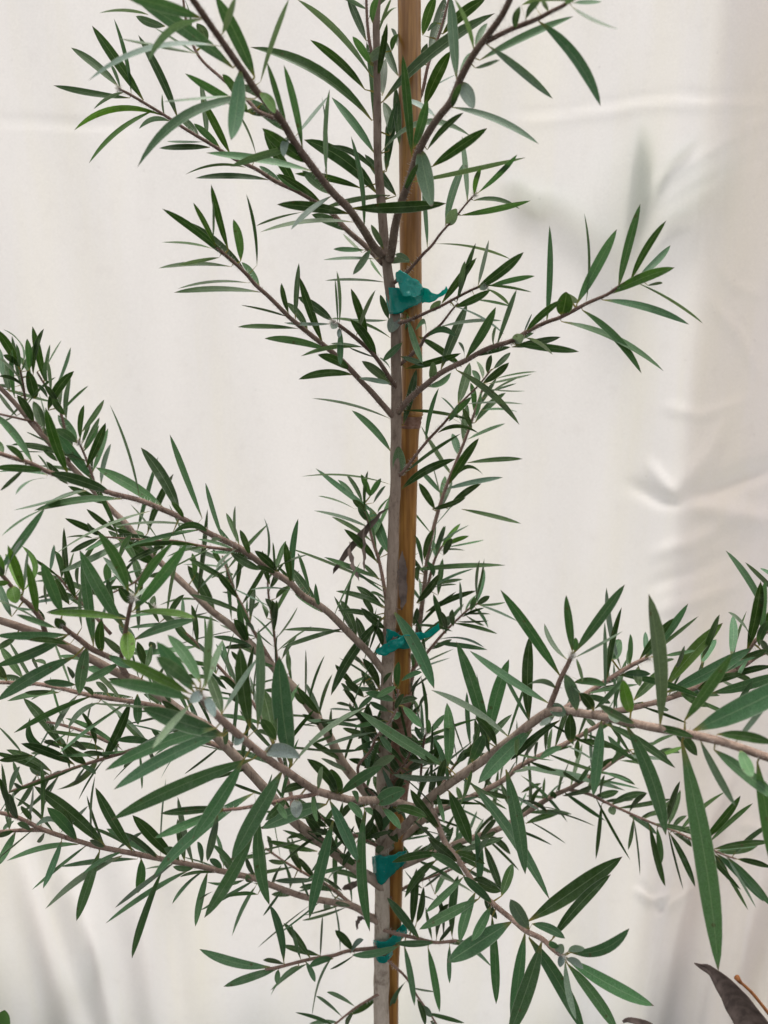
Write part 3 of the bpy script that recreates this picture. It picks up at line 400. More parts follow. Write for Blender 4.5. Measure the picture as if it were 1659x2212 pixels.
S5 31:965 1390 878 1582 38 m;1000 1420 1162 1452 11 g;1045 1500 1098 1668 44 d;1070 1540 1140 1612 48 g;1110 1590 1352 1652 34 m;1130 1640 1190 1700 30 d
U1 30:500 470 305 255 80 m;680 505 218 115 90 d;270 360 268 -40 28 d;390 420 570 245 26 s;600 475 617 50 15 g;760 525 932 413 28 s;855 535 618 125 74 d;1030 580 688 393 72 m;1130 590 858 305 84 d;1040 580 1077 65 15 g;510 495 43 602 48 mc.05;400 470 278 782 50 m;645 540 495 992 76 m;790 570 293 914 58 gc.05;890 590 388 640 40 m;915 590 893 812 70 m;1060 640 855 1235 60 m;1230 660 683 1008 40 mc.03;1345 675 1266 1028 54 m;1390 680 1165 707 24 d;1070 640 938 655 17 m;1580 725 1340 740 28 mc-.05;1655 770 1503 1088 36 m;1670 820 1428 847 26 m;1250 650 1120 640 40 m;390 400 228 378 36 gc.15;290 420 238 477 36 d;100 330 -10 60 48 d;120 330 60 165 48 d;60 320 10 -30 38 d;200 340 138 245 40 d;175 345 215 108 17 s;95 325 90 150 13 g;1310 620 1278 478 42 m;1195 600 1150 330 58 d;1450 640 1398 418 28 m;1440 650 1358 588 48 m;1380 800 1290 860 12 d;680 510 580 470 40 d;1160 600 1060 520 60 m;1620 740 1600 690 40 gez.5;1500 680 1420 560 40 d;1650 690 1590 580 40 d
U3 30:100 415 -20 640 58 m;90 410 -20 440 40 d;20 405 90 340 30 m;60 400 30 260 40 d;200 400 110 360 44 m
U2 31:580 850 450 750 38 d;500 800 280 775 44 m;220 780 165 590 20 m;110 770 165 630 18 d;380 710 280 580 44 d;290 660 220 540 44 d;400 540 68 470 44 d;620 880 580 640 22 m;690 730 470 670 42 dc.06;450 750 570 640 15 g;350 890 10 1165 11 d;580 905 298 987 24 d;480 880 440 910 50 gez.6;240 820 100 820 40 d;290 680 200 450 40 d;350 690 560 800 24 d;200 610 80 600 34 d;100 560 70 440 34 d;560 840 480 740 34 d
M1 31:650 640 540 560 50 d;560 590 690 620 50 d;420 480 320 330 60 d;480 520 400 560 44 g;310 400 560 560 20 d;520 560 440 380 44 d;600 610 470 480 34 d;360 440 200 460 30 d
V1 21:920 1135 925 968 52 m;940 1095 1077 1038 40 m;910 1130 780 1200 48 m;900 1225 708 1170 60 m;920 1245 1047 1208 48 d;950 1255 1077 1397 60 m;890 1340 937 1300 46 me;860 1290 735 1230 44 m;830 1350 638 1388 34 m;800 1480 740 1670 60 m;725 1690 680 1308 66 m;690 1540 408 1540 26 g;780 1425 428 1522 26 g;740 1680 902 1578 66 g;710 1270 478 1405 42 gc.03;900 1280 960 1180 40 d;850 1370 760 1320 40 d;800 1450 880 1560 50 m
V4 21:800 1140 690 948 60 d;780 1180 680 1038 54 d;700 1200 575 1095 58 d;640 1130 513 988 44 d;700 1130 690 1050 28 d;640 1290 475 1278 11 g;760 1060 660 960 30 d;720 1060 560 1160 30 m;800 1150 880 1040 30 d;690 980 620 930 30 d
V5 21:780 1420 640 1300 50 d;720 1440 560 1400 40 d;700 1340 600 1260 40 m;640 1250 570 1150 40 d;760 1400 720 1240 50 d;660 1280 760 1190 40 m;620 1210 550 1110 30 d;690 1330 540 1350 24 d;740 1380 660 1470 40 d;800 1480 690 1400 50 d;640 1270 520 1240 24 d
V6 21:1030 1659 965 1530 50 d;950 1400 1030 1230 14 g;900 1500 885 1350 50 d;1000 1380 1060 1260 30 d;1060 1300 1010 1200 24 d;970 1420 1060 1500 40 d;1050 1290 1110 1180 20 d
V2 21:1120 1440 1227 1310 44 m;1110 1440 1120 1343 40 m;1075 1480 1030 1390 40 m;1130 1440 1275 1395 15 g;1100 1490 1030 1230 13 g;1160 1659 1160 1478 40 d;1110 1500 1190 1450 20 m;1070 1600 1170 1540 40 d;1080 1560 1000 1470 40 d;1070 1630 960 1560 50 d
V3 21:1350 1560 1268 1328 14 d;1380 1540 1305 1622 50 de;1420 1510 1432 1420 40 m;1420 1500 1420 1340 44 d;1490 1500 1430 1048 24 g;1290 1640 1200 1560 34 d;1340 1580 1430 1560 40 d
V7 31:620 540 500 380 60 d;700 470 640 300 50 d;540 450 440 330 60 d;500 430 380 400 40 d;460 380 330 300 50 d;640 500 560 640 40 d;420 350 300 240 60 d;560 470 700 420 40 m;440 370 520 250 40 d;680 440 760 320 50 d
V8 31:880 150 760 60 60 d;940 60 860 -80 60 d;900 140 1010 60 50 m;980 10 1090 -60 50 d;840 200 760 330 40 d;960 50 900 170 60 d;860 190 940 300 50 m;1000 -40 930 -140 40 d;900 120 800 180 50 m
stem 31:830 440 760 260 60 d;790 420 880 300 60 m;800 480 740 340 60 d;840 400 920 480 60 d;800 380 700 460 60 d;820 330 700 260 50 m;840 300 960 210 60 d;800 250 700 130 60 d;830 200 760 50 60 d;860 470 1000 600 60 m;800 500 640 420 50 d;780 560 830 510 50 d
stem 21:830 1500 700 1430 50 d;820 1560 660 1520 40 m;840 1620 960 1520 50 d;830 1400 740 1320 44 d;800 1659 600 1600 50 d;850 1540 900 1400 40 d;820 1600 700 1659 50 d
'''
# dry brown leaves that still hang on the shrub
DRY = '''
stem 21:845 -20 490 405 48 b;700 60 695 380 26 b;605 200 668 447 32 b;945 640 943 255 68 bz.1;930 760 855 880 34 bz1
stem 31:770 1000 660 960 20 b;690 960 655 1050 30 b;690 730 553 782 50 b
'''

# ---------------------------------------------------------------- ground and hanging cloth
import numpy as np
import re
def proj(p):
    v = p-CAM; dz = depth(p)
    return CX+F*v.x/dz, CY-F*(v.y*math.sin(PITCH)+v.z*math.cos(PITCH))/dz
g = mesh('ground', [(-40,-40,0),(40,-40,0),(40,40,0),(-40,40,0)], [(0,1,2,3)], False)
link('ground', g, M_soil, kind='structure')

link('bounce_gravel', mesh('bounce_gravel', [(-6,.40,.004),(6,.40,.004),(6,5,.004),(-6,5,.004)], [(0,1,2,3)], False), M_sand, kind='structure')  # unseen sandy strip, added to bounce warm light onto the cloth's back

CLOTH_T = -0.33
GRID = {}
def behind(v, gap):
    x0, z0, sx, sz, Y = GRID['hanging_cloth']
    j, i = int(round((v.x-x0)/sx)), int(round((v.z-z0)/sz))
    i = max(1, min(Y.shape[0]-2, i)); j = max(1, min(Y.shape[1]-2, j))
    return Vector((v.x, float(Y[i-1:i+2, j-1:j+2].max())+gap, v.z))
def cloth_sheet(name, x0, x1, z0, z1, t, step, creases, amp=1.0, seed=0.0):
    nx, nz = int((x1-x0)/step)+1, int((z1-z0)/step)+1
    X, Z = np.meshgrid(np.linspace(x0,x1,nx), np.linspace(z0,z1,nz))
    vy = -t+DIST; vz = Z-CAMZ
    dz = vy*math.cos(PITCH)-vz*math.sin(PITCH)
    U = CX+F*X/dz; V = CY-F*(vy*math.sin(PITCH)+vz*math.cos(PITCH))/dz
    H = np.zeros_like(X)
    for k, (a, wl, ph, sl) in enumerate(((5.0,.31,.4,.05),(3.0,.173,1.9,-.08),(1.6,.097,.7,.12),(1.0,.061,2.6,-.16))):
        H += a*np.sin(2*np.pi*(X+sl*Z+seed)/wl+ph+1.3*np.sin(Z*3.1+k))
    H += 1.2*np.sin(Z*9+3*X+seed)*np.sin(X*7+1)
    for pts, sig, a, kind in creases:
        best = np.full_like(X, 1e9); side = np.zeros_like(X); along = np.zeros_like(X)
        L = [0.0]
        for (ax,ay),(bx,by) in zip(pts[:-1],pts[1:]): L.append(L[-1]+math.hypot(bx-ax,by-ay))
        for i,((ax,ay),(bx,by)) in enumerate(zip(pts[:-1],pts[1:])):
            dx, dy = bx-ax, by-ay; l2 = dx*dx+dy*dy
            s = np.clip(((U-ax)*dx+(V-ay)*dy)/l2, 0, 1)
            ex, ey = U-ax-s*dx, V-ay-s*dy
            d = np.hypot(ex, ey); m = d < best
            best = np.where(m, d, best); side = np.where(m, np.sign(dx*ey-dy*ex), side)
            along = np.where(m, (L[i]+s*math.sqrt(l2))/L[-1], along)
        tap = np.sin(np.pi*np.clip(along*.94+.03,0,1))**.5
        if kind == 'r': H += a*tap*np.exp(-(best/sig)**2)
        else: H += a*tap*side*(best/sig)*np.exp(-(best/sig)**1.3)
    Y = -t + H*0.001*amp
    GRID[name] = (x0, z0, (x1-x0)/(nx-1), (z1-z0)/(nz-1), Y)
    Vt = np.stack([X, Y, Z], -1).reshape(-1,3)
    idx = np.arange(nx*nz).reshape(nz, nx)
    Fc = np.stack([idx[:-1,:-1], idx[:-1,1:], idx[1:,1:], idx[1:,:-1]], -1).reshape(-1,4)
    me = bpy.data.meshes.new(name); me.from_pydata(Vt.tolist(), [], Fc.tolist()); me.update()
    me.polygons.foreach_set('use_smooth', [True]*len(me.polygons))
    return me
CREASES = [
 ([(1106,244),(1293,232),(1386,213),(1500,205),(1720,196)], 6, -0.8, 'r'),
 ([(1106,262),(1293,250),(1386,232),(1500,225),(1720,214)], 11, 0.9, 'r'),
 ([(-60,258),(120,262),(350,272)], 7, -1.0, 'r'),
 ([(1140,420),(1130,750),(1114,1100),(1098,1400),(1085,1700)], 12, -2.4, 's'),
 ([(1560,-60),(1545,300),(1514,735),(1490,1000)], 34, 7, 's'),
 ([(1480,1085),(1560,1050),(1690,1000)], 20, -7, 'r'),
 ([(1470,1070),(1540,980),(1590,880)], 18, 4.5, 'r'),
 ([(1480,1090),(1580,1110),(1690,1130)], 24, 5, 'r'),
 ([(1360,1045),(1430,1080),(1490,1090)], 14, -4.5, 'r'),
 ([(1400,1000),(1450,1060),(1480,1085)], 13, 3.5, 'r'),
 ([(1420,1200),(1500,1180),(1590,1120)], 16, 3.0, 'r'),
 ([(1410,1270),(1500,1240),(1610,1180)], 14, -2.6, 'r'),
 ([(1420,1330),(1520,1300),(1600,1260)], 14, 2.4, 'r'),
 ([(1530,640),(1600,720),(1640,800)], 10, 2.0, 'r'),
 ([(1380,420),(1450,380),(1659,250)], 8, 1.3, 'r'),
 ([(1400,470),(1520,400),(1659,330)], 7, -1.0, 'r'),
 ([(1540,560),(1600,620),(1659,640)], 9, 1.3, 'r'),
 ([(1440,880),(1520,900),(1620,860)], 12, 2.0, 'r'),
 ([(1000,620),(985,1100),(960,1500)], 22, 1.8, 'r'),
 ([(600,0),(610,700),(570,1300)], 30, 1.2, 'r'),
 ([(20,1780),(60,1950),(150,2290)], 26, 10, 'r'),
 ([(80,1800),(120,1960),(210,2290)], 24, -9, 'r'),
 ([(130,1900),(190,2080),(250,2290)], 18, 7, 'r'),
 ([(210,1860),(260,2050),(300,2290)], 26, -7, 'r'),
 ([(290,1880),(310,2060),(340,2290)], 24, 8, 'r'),
 ([(370,1900),(390,2080),(410,2290)], 30, -9, 'r'),
 ([(1500,1660),(1450,1900),(1370,2290)], 17, -9, 's'),
 ([(1560,1700),(1520,1900),(1440,2290)], 26, 9, 'r'),
 ([(1610,1750),(1570,1950),(1500,2290)], 15, -9, 's'),
 ([(1680,1750),(1630,1980),(1590,2290)], 22, 8, 'r'),
 ([(1690,1900),(1660,2040),(1630,2290)], 8, -4, 'r'),
 ([(1378,1925),(1405,1945),(1450,1935)], 8, 4.5, 'r'),
 ([(1385,1912),(1420,1950),(1440,1975)], 7, -3.5, 'r'),
 ([(1420,1985),(1470,1950),(1510,1940)], 9, 3, 'r'),
 ([(1600,1780),(1640,1790),(1690,1830)], 9, 3.5, 'r'),
 ([(1590,1820),(1640,1850),(1690,1880)], 9, -3, 'r'),
]
cl = link('hanging_cloth', cloth_sheet('hanging_cloth', -1.2, 1.2, 0.005, 2.05, CLOTH_T, 0.0045, CREASES), M_cloth)
tag(cl, 'cream white translucent cloth sheet hanging with creases behind the shrub', 'cloth')
# a thin second width of the same stuff that overlaps on the right
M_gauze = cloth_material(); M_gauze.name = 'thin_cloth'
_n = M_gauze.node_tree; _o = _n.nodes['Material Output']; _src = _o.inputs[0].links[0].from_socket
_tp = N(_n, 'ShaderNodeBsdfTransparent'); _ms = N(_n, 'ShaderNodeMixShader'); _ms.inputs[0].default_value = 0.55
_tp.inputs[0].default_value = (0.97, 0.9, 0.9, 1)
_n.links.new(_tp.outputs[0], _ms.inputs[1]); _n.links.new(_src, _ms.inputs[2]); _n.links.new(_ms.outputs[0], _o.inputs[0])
gz_x = at(1528, 400, CLOTH_T-0.012).x
gz = link('overlapping_cloth', cloth_sheet('overlapping_cloth', gz_x, 1.25, 0.005, 2.0, CLOTH_T-0.025, 0.012, [], 0.6, 0.13), M_gauze)
tag(gz, 'thin second width of cloth showing as a pinkish grey band through the white sheet', 'cloth')

# ---------------------------------------------------------------- leaves
TINT = {'d': (0.029, 0.068, 0.011), 'm': (0.066, 0.148, 0.060), 'g': (0.122, 0.178, 0.112), 'y': (0.09, 0.19, 0.026),
        's': (0.21, 0.265, 0.215), 'b': (0.115, 0.075, 0.055)}
TILE = 553.0
def limb_points(name):
    r0, r1, s = LIMBS[name]
    P, px = [], []
    for q in s.split(';'):
        x, y, t = map(float, q.split()); P.append(at(x, y, t/100)); px.append((x, y, t/100))
    return r0, r1, P, px
class Limb: pass
limbs = {}
STEM_W = [(-50,14),(0,15),(200,16.5),(333,18),(533,20),(620,24),(700,23),(1000,23.5),(1273,24.5),(1539,27),(1826,31),(2092,33),(2600,36)]
def lerp_tab(tab, y):
    for (a,b),(c,d) in zip(tab[:-1],tab[1:]):
        if y <= c: return b+(d-b)*max(0,(y-a))/(c-a)
    return tab[-1][1]
for nm in LIMBS:
    r0, r1, P, px = limb_points(nm); L = Limb(); L.name = nm
    D = catmull(P, 5); L.P = D
    if nm == 'stem':
        L.P = D + [Vector((D[-1].x, D[-1].y, 0.35)), Vector((D[-1].x, D[-1].y, -0.02))]
        L.r = [lerp_tab(STEM_W, proj(p)[1])/2/F*depth(p) if proj(p)[1] < 2300 else 0.0055 for p in L.P]
    else:
        n = len(D)-1; L.r = [(r0+(r1-r0)*(i/n)**0.8)/1000 for i in range(n+1)]
    L.px = [proj(p) for p in L.P]; L.extra = []
    limbs[nm] = L

def parse(txt):
    out = []
    for line in txt.strip().splitlines():
        head, body = line.split(':'); nm, tl = head.split(); r, c = int(tl[0]), int(tl[1])
        for it in body.split(';'):
            f = it.split(); bx, by, tx, ty, w = map(float, f[:5]); fl = f[5]
            m1 = re.search(r'c(-?[\d.]+)', fl); m2 = re.search(r'z(-?[\d.]+)', fl)
            core = re.sub(r'[cz]-?[\d.]+', '', fl)
            out.append(dict(limb=nm, b=(c*TILE+bx/3, r*TILE+by/3), t=(c*TILE+tx/3, r*TILE+ty/3), w=w/3, tint=core[0],
                            e='e' in core[1:], c=float(m1.group(1)) if m1 else None, z=float(m2.group(1))/100 if m2 else None))
    return out
PROFILE = [(0,.11),(.06,.27),(.14,.54),(.24,.78),(.38,.94),(.55,1.0),(.68,.95),(.79,.81),(.89,.53),(.95,.30),(1.0,0.0)]
def build_leaf(d, rg):
    L = limbs[d['limb']]
    bx, by = d['b']
    i0 = min(range(len(L.px)), key=lambda i: (L.px[i][0]-bx)**2+(L.px[i][1]-by)**2)
    q = L.P[i0]; dist = math.hypot(L.px[i0][0]-bx, L.px[i0][1]-by)
    t0 = -q.y
    P0 = at(bx, by, t0+(L.r[i0]*0.6 if d['limb'] == 'stem' and (d['z'] or 0) > 0 else 0))
    dep = depth(P0)
    tx, ty = d['t']; Lapp = math.hypot(tx-bx, ty-by)/F*dep
    if d['z'] is not None: dt = d['z']
    else:
        nom = 0.040 if not d['e'] else 0.016
        dt = math.sqrt(max(0, nom*nom-Lapp*Lapp))*0.75*(1 if rg.random() < 0.6 else -1)
        dt = max(-0.018, min(0.022, dt+rg.uniform(-.004, .004)))
    P1 = at(tx, ty, t0+dt)
    ax = P1-P0; Ln = ax.length; a = ax.normalized()
    view = (CAM-(P0+P1)*.5).normalized()
    p = view.cross(a).normalized()
    if p.z < 0 or (abs(p.z) < 0.25 and p.x > 0): p = -p
    c = d['c'] if d['c'] is not None else rg.uniform(-0.025, 0.05)
    wm = d['w']/F*(dep-(dt*.5))*(0.86 if not d['e'] else 1)
    exp = max(0.0026, min(0.0078, 0.105*Ln)) if not d['e'] else wm
    roll = 0.0
    if wm < exp: roll = math.acos(max(0.12, wm/exp))
    W = max(wm, exp) if wm > exp*0.999 else exp
    roll += rg.uniform(-.12, .12)
    if rg.random() < 0.3: roll = -roll
    # at +roll the visible face turns up to the sky
    side_sign = 1
    nrows = 12
    mid = (P0+P1)*.5 + p*(2*c*Ln)*1.0 + view*rg.uniform(-.03,.05)*Ln
    V, UV, Fc = [], [], []
    twist = rg.uniform(-.3, .3); fold = rg.uniform(.07, .22)
    if wm < .55*exp: twist *= .35
    rows = []
    if dist > 3 and dist < 45: rows.append((q, 0.0005, 0.0))
    for k in range(nrows+1):
        v = k/nrows
        s = P0*(1-v)**2+mid*2*v*(1-v)+P1*v*v
        if d['e']: f = math.sin(math.pi*min(1, v**0.85*.97+.015))**0.62
        else:
            f = lerp_tab(PROFILE, v)
        rows.append((s, W*0.5*f, v))
    for i, (s, hw, v) in enumerate(rows):
        tan = (rows[min(i+1,len(rows)-1)][0]-rows[max(i-1,0)][0]).normalized()
        ps = (p-tan*p.dot(tan)).normalized(); nv = tan.cross(ps)
        if nv.dot(view) < 0: nv = -nv
        r_ = roll+twist*(v-.5)
        side = ps*math.cos(r_)-nv*math.sin(r_); nrm = nv*math.cos(r_)+ps*math.sin(r_)
        V += [s-side*hw, s-nrm*(hw*2*fold), s+side*hw]
        UV += [(0,v),(.5,v),(1,v)]
    for i in range(len(rows)-1):
        b = i*3; Fc += [(b,b+1,b+4,b+3),(b+1,b+2,b+5,b+4)]
    base = Vector(TINT[d['tint']]); k = rg.uniform(.62, 1.12)
    tint = (base.x*k*rg.uniform(.9,1.12), base.y*k, base.z*k*rg.uniform(.85,1.2))
    if dist >= 45: d['far'] = dist
    inside = -60 < (bx+tx)/2 < 1719 and -60 < (by+ty)/2 < 2272
    vis = 0
    n = 12
    for k in range(n):
        x, y = bx+(tx-bx)*k/n, by+(ty-by)*k/n
        vis += (0 <= x <= 1659 and 0 <= y <= 2212)
    area = max(Ln*W*0.25, (Lapp+.004)*max(wm, .001))/dep/dep*vis/n
    return dict(V=V, UV=UV, F=Fc, tint=tint, area=area, limb=d['limb'], far=d.get('far'), d=d)
def leaf_mesh(name, items):
    V, Fc, UV, C = [], [], [], []
    for it in items:
        o = len(V); V += it['V']; UV += it['UV']; C += [it['tint']]*len(it['V'])
        Fc += [tuple(i+o for i in f) for f in it['F']]
    me = mesh(name, V, Fc); tint_mesh(me, C)
    uvl = me.uv_layers.new(name='uv')
    for lp in me.loops: uvl.data[lp.index].uv = UV[lp.vertex_index]
    return me

rg = random.Random(21)
traced = parse(LEAVES)
# the dense inner twigs carry many more leaves than can be told apart
DENSE = {'H1':(.0,.45,9), 'M1':(.08,.7,9), 'R1':(.05,1,6), 'R2':(.1,1,6.5), 'N2':(0,1,9), 'U2':(.1,1,9), 'E2':(.1,.6,9), 'E3':(.2,1,10), 'J1':(.1,1,8),
         'J2':(.1,1,8), 'K0':(.1,1,7), 'V2':(.1,1,6), 'V3':(.1,1,7), 'V5':(.1,1,5), 'V6':(.1,1,6), 'V7':(.1,1,6), 'V8':(.1,1,6), 'G2':(.1,1,8), 'F1':(.1,1,9), 'R4':(.2,1,9), 'N3':(0,1,9), 'V4':(.1,1,7), 'Q4':(.1,.8,9), 'H6':(.1,1,6), 'M2':(.1,1,5.5), 'N1':(0,1,7), 'G1':(.05,.55,13), 'U1':(.05,.9,11), 'Q3':(.1,1,8), 'R3':(0,.9,9), 'Q1':(.1,.45,8), 'K3':(0,1,10), 'H3':(0,1,8), 'H4':(.2,1,8), 'H2':(0,1,9)}
DENSE = {k: (a, b, g*.85) for k, (a, b, g) in DENSE.items()}
for nm, (s0, s1, gap) in DENSE.items():
    Lb = limbs[nm]; n = len(Lb.P); acc = 0.0; ang = rg.uniform(0, 6.28)
    for i in range(1, n-1):
        acc += (Lb.P[i]-Lb.P[i-1]).length*1000
        if not s0 <= i/n <= s1: acc = 0; continue
        while acc > gap:
            acc -= gap; ang += 2.4+rg.uniform(-.4, .4)
            d = (Lb.P[i+1]-Lb.P[i-1]).normalized(); o = d.orthogonal().normalized(); o.rotate(Matrix.Rotation(ang, 3, d))
            dr = (o*rg.uniform(.7, 1)+d*rg.uniform(.4, .9)).normalized(); ln = rg.uniform(.022, .040)
            tip = Lb.P[i]+dr*ln; b0 = Lb.px[i]; t0_ = proj(tip)
            if not (-40 < t0_[0] < 1700 and -40 < t0_[1] < 2250): continue
            wpx = rg.uniform(.25, 1)*max(.0026, ln*.105)*F/depth(tip)
            traced.append(dict(limb=nm, b=b0, t=t0_, w=wpx, tint=rg.choice('dddmmg'), e=False, c=None, z=Lb.P[i].y-tip.y))
items = [build_leaf(d, rg) for d in traced]
dry = [build_leaf(d, rg) for d in parse(DRY)]

# ---------------------------------------------------------------- the shrub
base = limbs['stem'].P[-1]
shrub = empty('bottlebrush_shrub', (base.x, base.y, 0)); tag(shrub, 'young narrow-leaved evergreen shrub tied to a bamboo stake before white cloth', 'shrub')
SH = Vector((base.x, base.y, 0))
def local(V): return [v-SH for v in V]
def bark_tint(r):
    k = max(0, min(1, (r-0.0007)/0.0016))
    return tuple(a+(b-a)*k for a, b in zip((0.245, 0.15, 0.118), (0.38, 0.292, 0.232)))
limb_obj = {}
for nm, L in limbs.items():
    sides = 14 if nm == 'stem' else (9 if L.r[0] > 0.0014 else 6)
    P, r = L.P, L.r
    if nm == 'stem':       # finer rings for the bark relief
        P2 = catmull(P, 4); r2 = []
        for i in range(len(P)-1): r2 += [r[i]+(r[i+1]-r[i])*k/4 for k in range(4)]
        r2.append(r[-1]); P, r = P2, r2
    V, Fc = tube(P, r, sides, 0.16 if nm == 'stem' else 0.10, seed=len(nm)*3.1)
    me = mesh('stem' if nm == 'stem' else 'branch', local(V), Fc)
    cols = []
    for i, rr in enumerate(r):
        c = bark_tint(rr); up = max(0, min(1, (P[i].z-1.08)/.16)); c = tuple(v*(1-.34*up) for v in c)   # older bark is paler
        if nm == 'stem':
            yy = proj(P[i])[1]; k = max(0, min(1, (yy-1450)/500)); c = tuple(a+(b-a)*k for a, b in zip(c, (0.54, 0.455, 0.375)))
        cols += [c]*sides
    tint_mesh(me, cols)
    limb_obj[nm] = link(me.name, me, M_bark, shrub)
items.sort(key=lambda i: -i['area'])
NMAX = 296
for it in items[:NMAX]:
    it['V'] = local(it['V']); link('leaf', leaf_mesh('leaf', [it]), M_leaf, limb_obj[it['limb']])
rest = items[NMAX:]
for it in rest: it['V'] = local(it['V'])
link('small_leaves', leaf_mesh('small_leaves', rest), M_leaf, shrub, 'stuff')
for it in dry:
    it['V'] = local([v+Vector([noise.noise(v*260+Vector((k*7,0,0)))*0.0012 for k in range(3)]) for v in it['V']])
    o = link('dry_leaf', leaf_mesh('dry_leaf', [it]), M_dead, limb_obj[it['limb']]); o['label'] = 'shrivelled brown dry leaf'
# fine hairs on the young twigs and woolly shoot tips
V, Fc = [], []
rh = random.Random(5)
for nm, L in limbs.items():
    if nm in ('stem', 'M1', 'H1', 'R1', 'R2'): continue
    for i in range(len(L.P)-1):
        a, b = L.P[i], L.P[i+1]; seg = (b-a).length; d = (b-a).normalized()
        for k in range(int(seg*4200)+1):
            s = rh.random(); p = a+(b-a)*s; o = d.orthogonal().normalized(); o.rotate(Matrix.Rotation(rh.uniform(0, 6.283), 3, d))
            r = L.r[i]; h = rh.uniform(.0006, .0019); tip = p+o*(r+h)+d*h*rh.uniform(-.4, .8)
            sd_ = d*0.00009
            n = len(V); V += [p+o*r*.9-sd_-SH, p+o*r*.9+sd_-SH, tip-SH]; Fc.append((n, n+1, n+2))
for nm in ('C2','K2','P1','S1','D1','Q2','K1','D2','B3','A2','M2','V2','Q3','H2'):
    e = limbs[nm].P[-1]
    for k in range(260):
        o = Vector((rh.gauss(0,1), rh.gauss(0,1), rh.gauss(0,1))).normalized(); p = e+o*rh.uniform(0,.0016); q = p+(o+Vector((rh.gauss(0,.6), rh.gauss(0,.6), rh.gauss(0,.6)))).normalized()*rh.uniform(.001, .0028)
        sd_ = o.orthogonal().normalized()*.00008; n = len(V); V += [p-sd_-SH, p+sd_-SH, q-SH]; Fc.append((n, n+1, n+2))
link('fine_hairs', mesh('fine_hairs', V, Fc, False), M_hair, shrub, 'stuff')
# woody knobs where limbs leave the stem, and leaf scars
V, Fc = [], []

# ---------------------------------------------------------------- bamboo stake
STAKE = [(884,-220),(884,0),(886,333),(887,533),(889,700),(890,860),(888,900),(885,930),(883,980),(880,1106),(876,1273),(869,1406),(867,1490),(858,1700),(854,1842),(850,1992),(845,2092),(844,2212)]
ST = -0.0098
SP = catmull([at(x, y, ST) for x, y in STAKE], 4)
SP += [Vector((SP[-1].x, SP[-1].y, 0.3)), Vector((SP[-1].x, SP[-1].y, -0.02))]
node_z = at(890, 905, ST).z; node2_z = at(862, 1640, ST).z
dens = []
for a, b in zip(SP[:-1], SP[1:]):
    n = max(1, int((a-b).length/0.003)); dens += [a+(b-a)*k/n for k in range(n)]
dens.append(SP[-1])
def stake_r(z):
    r = 0.00555 if z > node_z else 0.0051-0.0002*min(1, (node_z-z)/.4)
    for nz in (node_z, node2_z): r += 0.00042*math.exp(-((z-nz-.001)/.006)**2)
    return r
sb = dens[-1]; stake = empty('bamboo_stake', (sb.x, sb.y, 0)); SB = Vector((sb.x, sb.y, 0))
tag(stake, 'golden brown bamboo stake with a ringed node standing behind the shrub stem', 'stake')
V, Fc = tube(dens, [stake_r(p.z) for p in dens], 24, 0.012)
link('culm', mesh('culm', [v-SB for v in V], Fc), M_bamboo, stake)
def ring(z, dr, hh, name, mat):
    p = min(dens, key=lambda q: abs(q.z-z)); pts = [p+Vector((0,0,dzz)) for dzz in (hh, hh*.4, 0, -hh*.4, -hh)]
    V, Fc = tube(pts, [stake_r(q.z)+dr*f for q, f in zip(pts, (.1,.9,.45,1,.1))], 24, 0.05, False)
    link(name, mesh(name, [v-SB for v in V], Fc), mat, stake)
ring(node_z+.0026, .0007, .0014, 'node_ring', M_bamboo); ring(node_z-.0012, .0004, .0030, 'node_ring', M_husk); ring(node_z-.0050, .0006, .0008, 'node_ring', M_husk)
# papery sheath left on the culm
V, Fc = [], []
zt, zb = at(868, 1494, ST).z, at(862, 1735, ST).z
nrow, ncol = 14, 17
for i in range(nrow):
    f = i/(nrow-1); z = zt+(zb-zt)*f; p = min(dens, key=lambda q: abs(q.z-z)); p = Vector((p.x, p.y, z))
    flare = 0.0006+0.0042*math.exp(-((f-.62)/.22)**2)
    for j in range(ncol):
        a = math.pi*(1.02+1.16*j/(ncol-1)); s = j/(ncol-1)
        rr = stake_r(z)+0.0005+flare*max(0, (s-.55)/.45)**1.3+.0003*noise.noise(Vector((j*.6, i*.5, 3)))
        V.append(p+Vector((math.cos(a)*rr, math.sin(a)*rr, .0012*noise.noise(Vector((j*.5,1,2))) if i in (0, nrow-1) else 0))-SB)
for i in range(nrow-1):
    for j in range(ncol-1):
        b = i*ncol+j; Fc.append((b, b+1, b+ncol+1, b+ncol))
o = link('sheath', mesh('sheath', V, Fc), M_husk, stake); o['label'] = 'dry brown papery sheath on the stake'
md = o.modifiers.new('thick', 'SOLIDIFY'); md.thickness = 0.0004

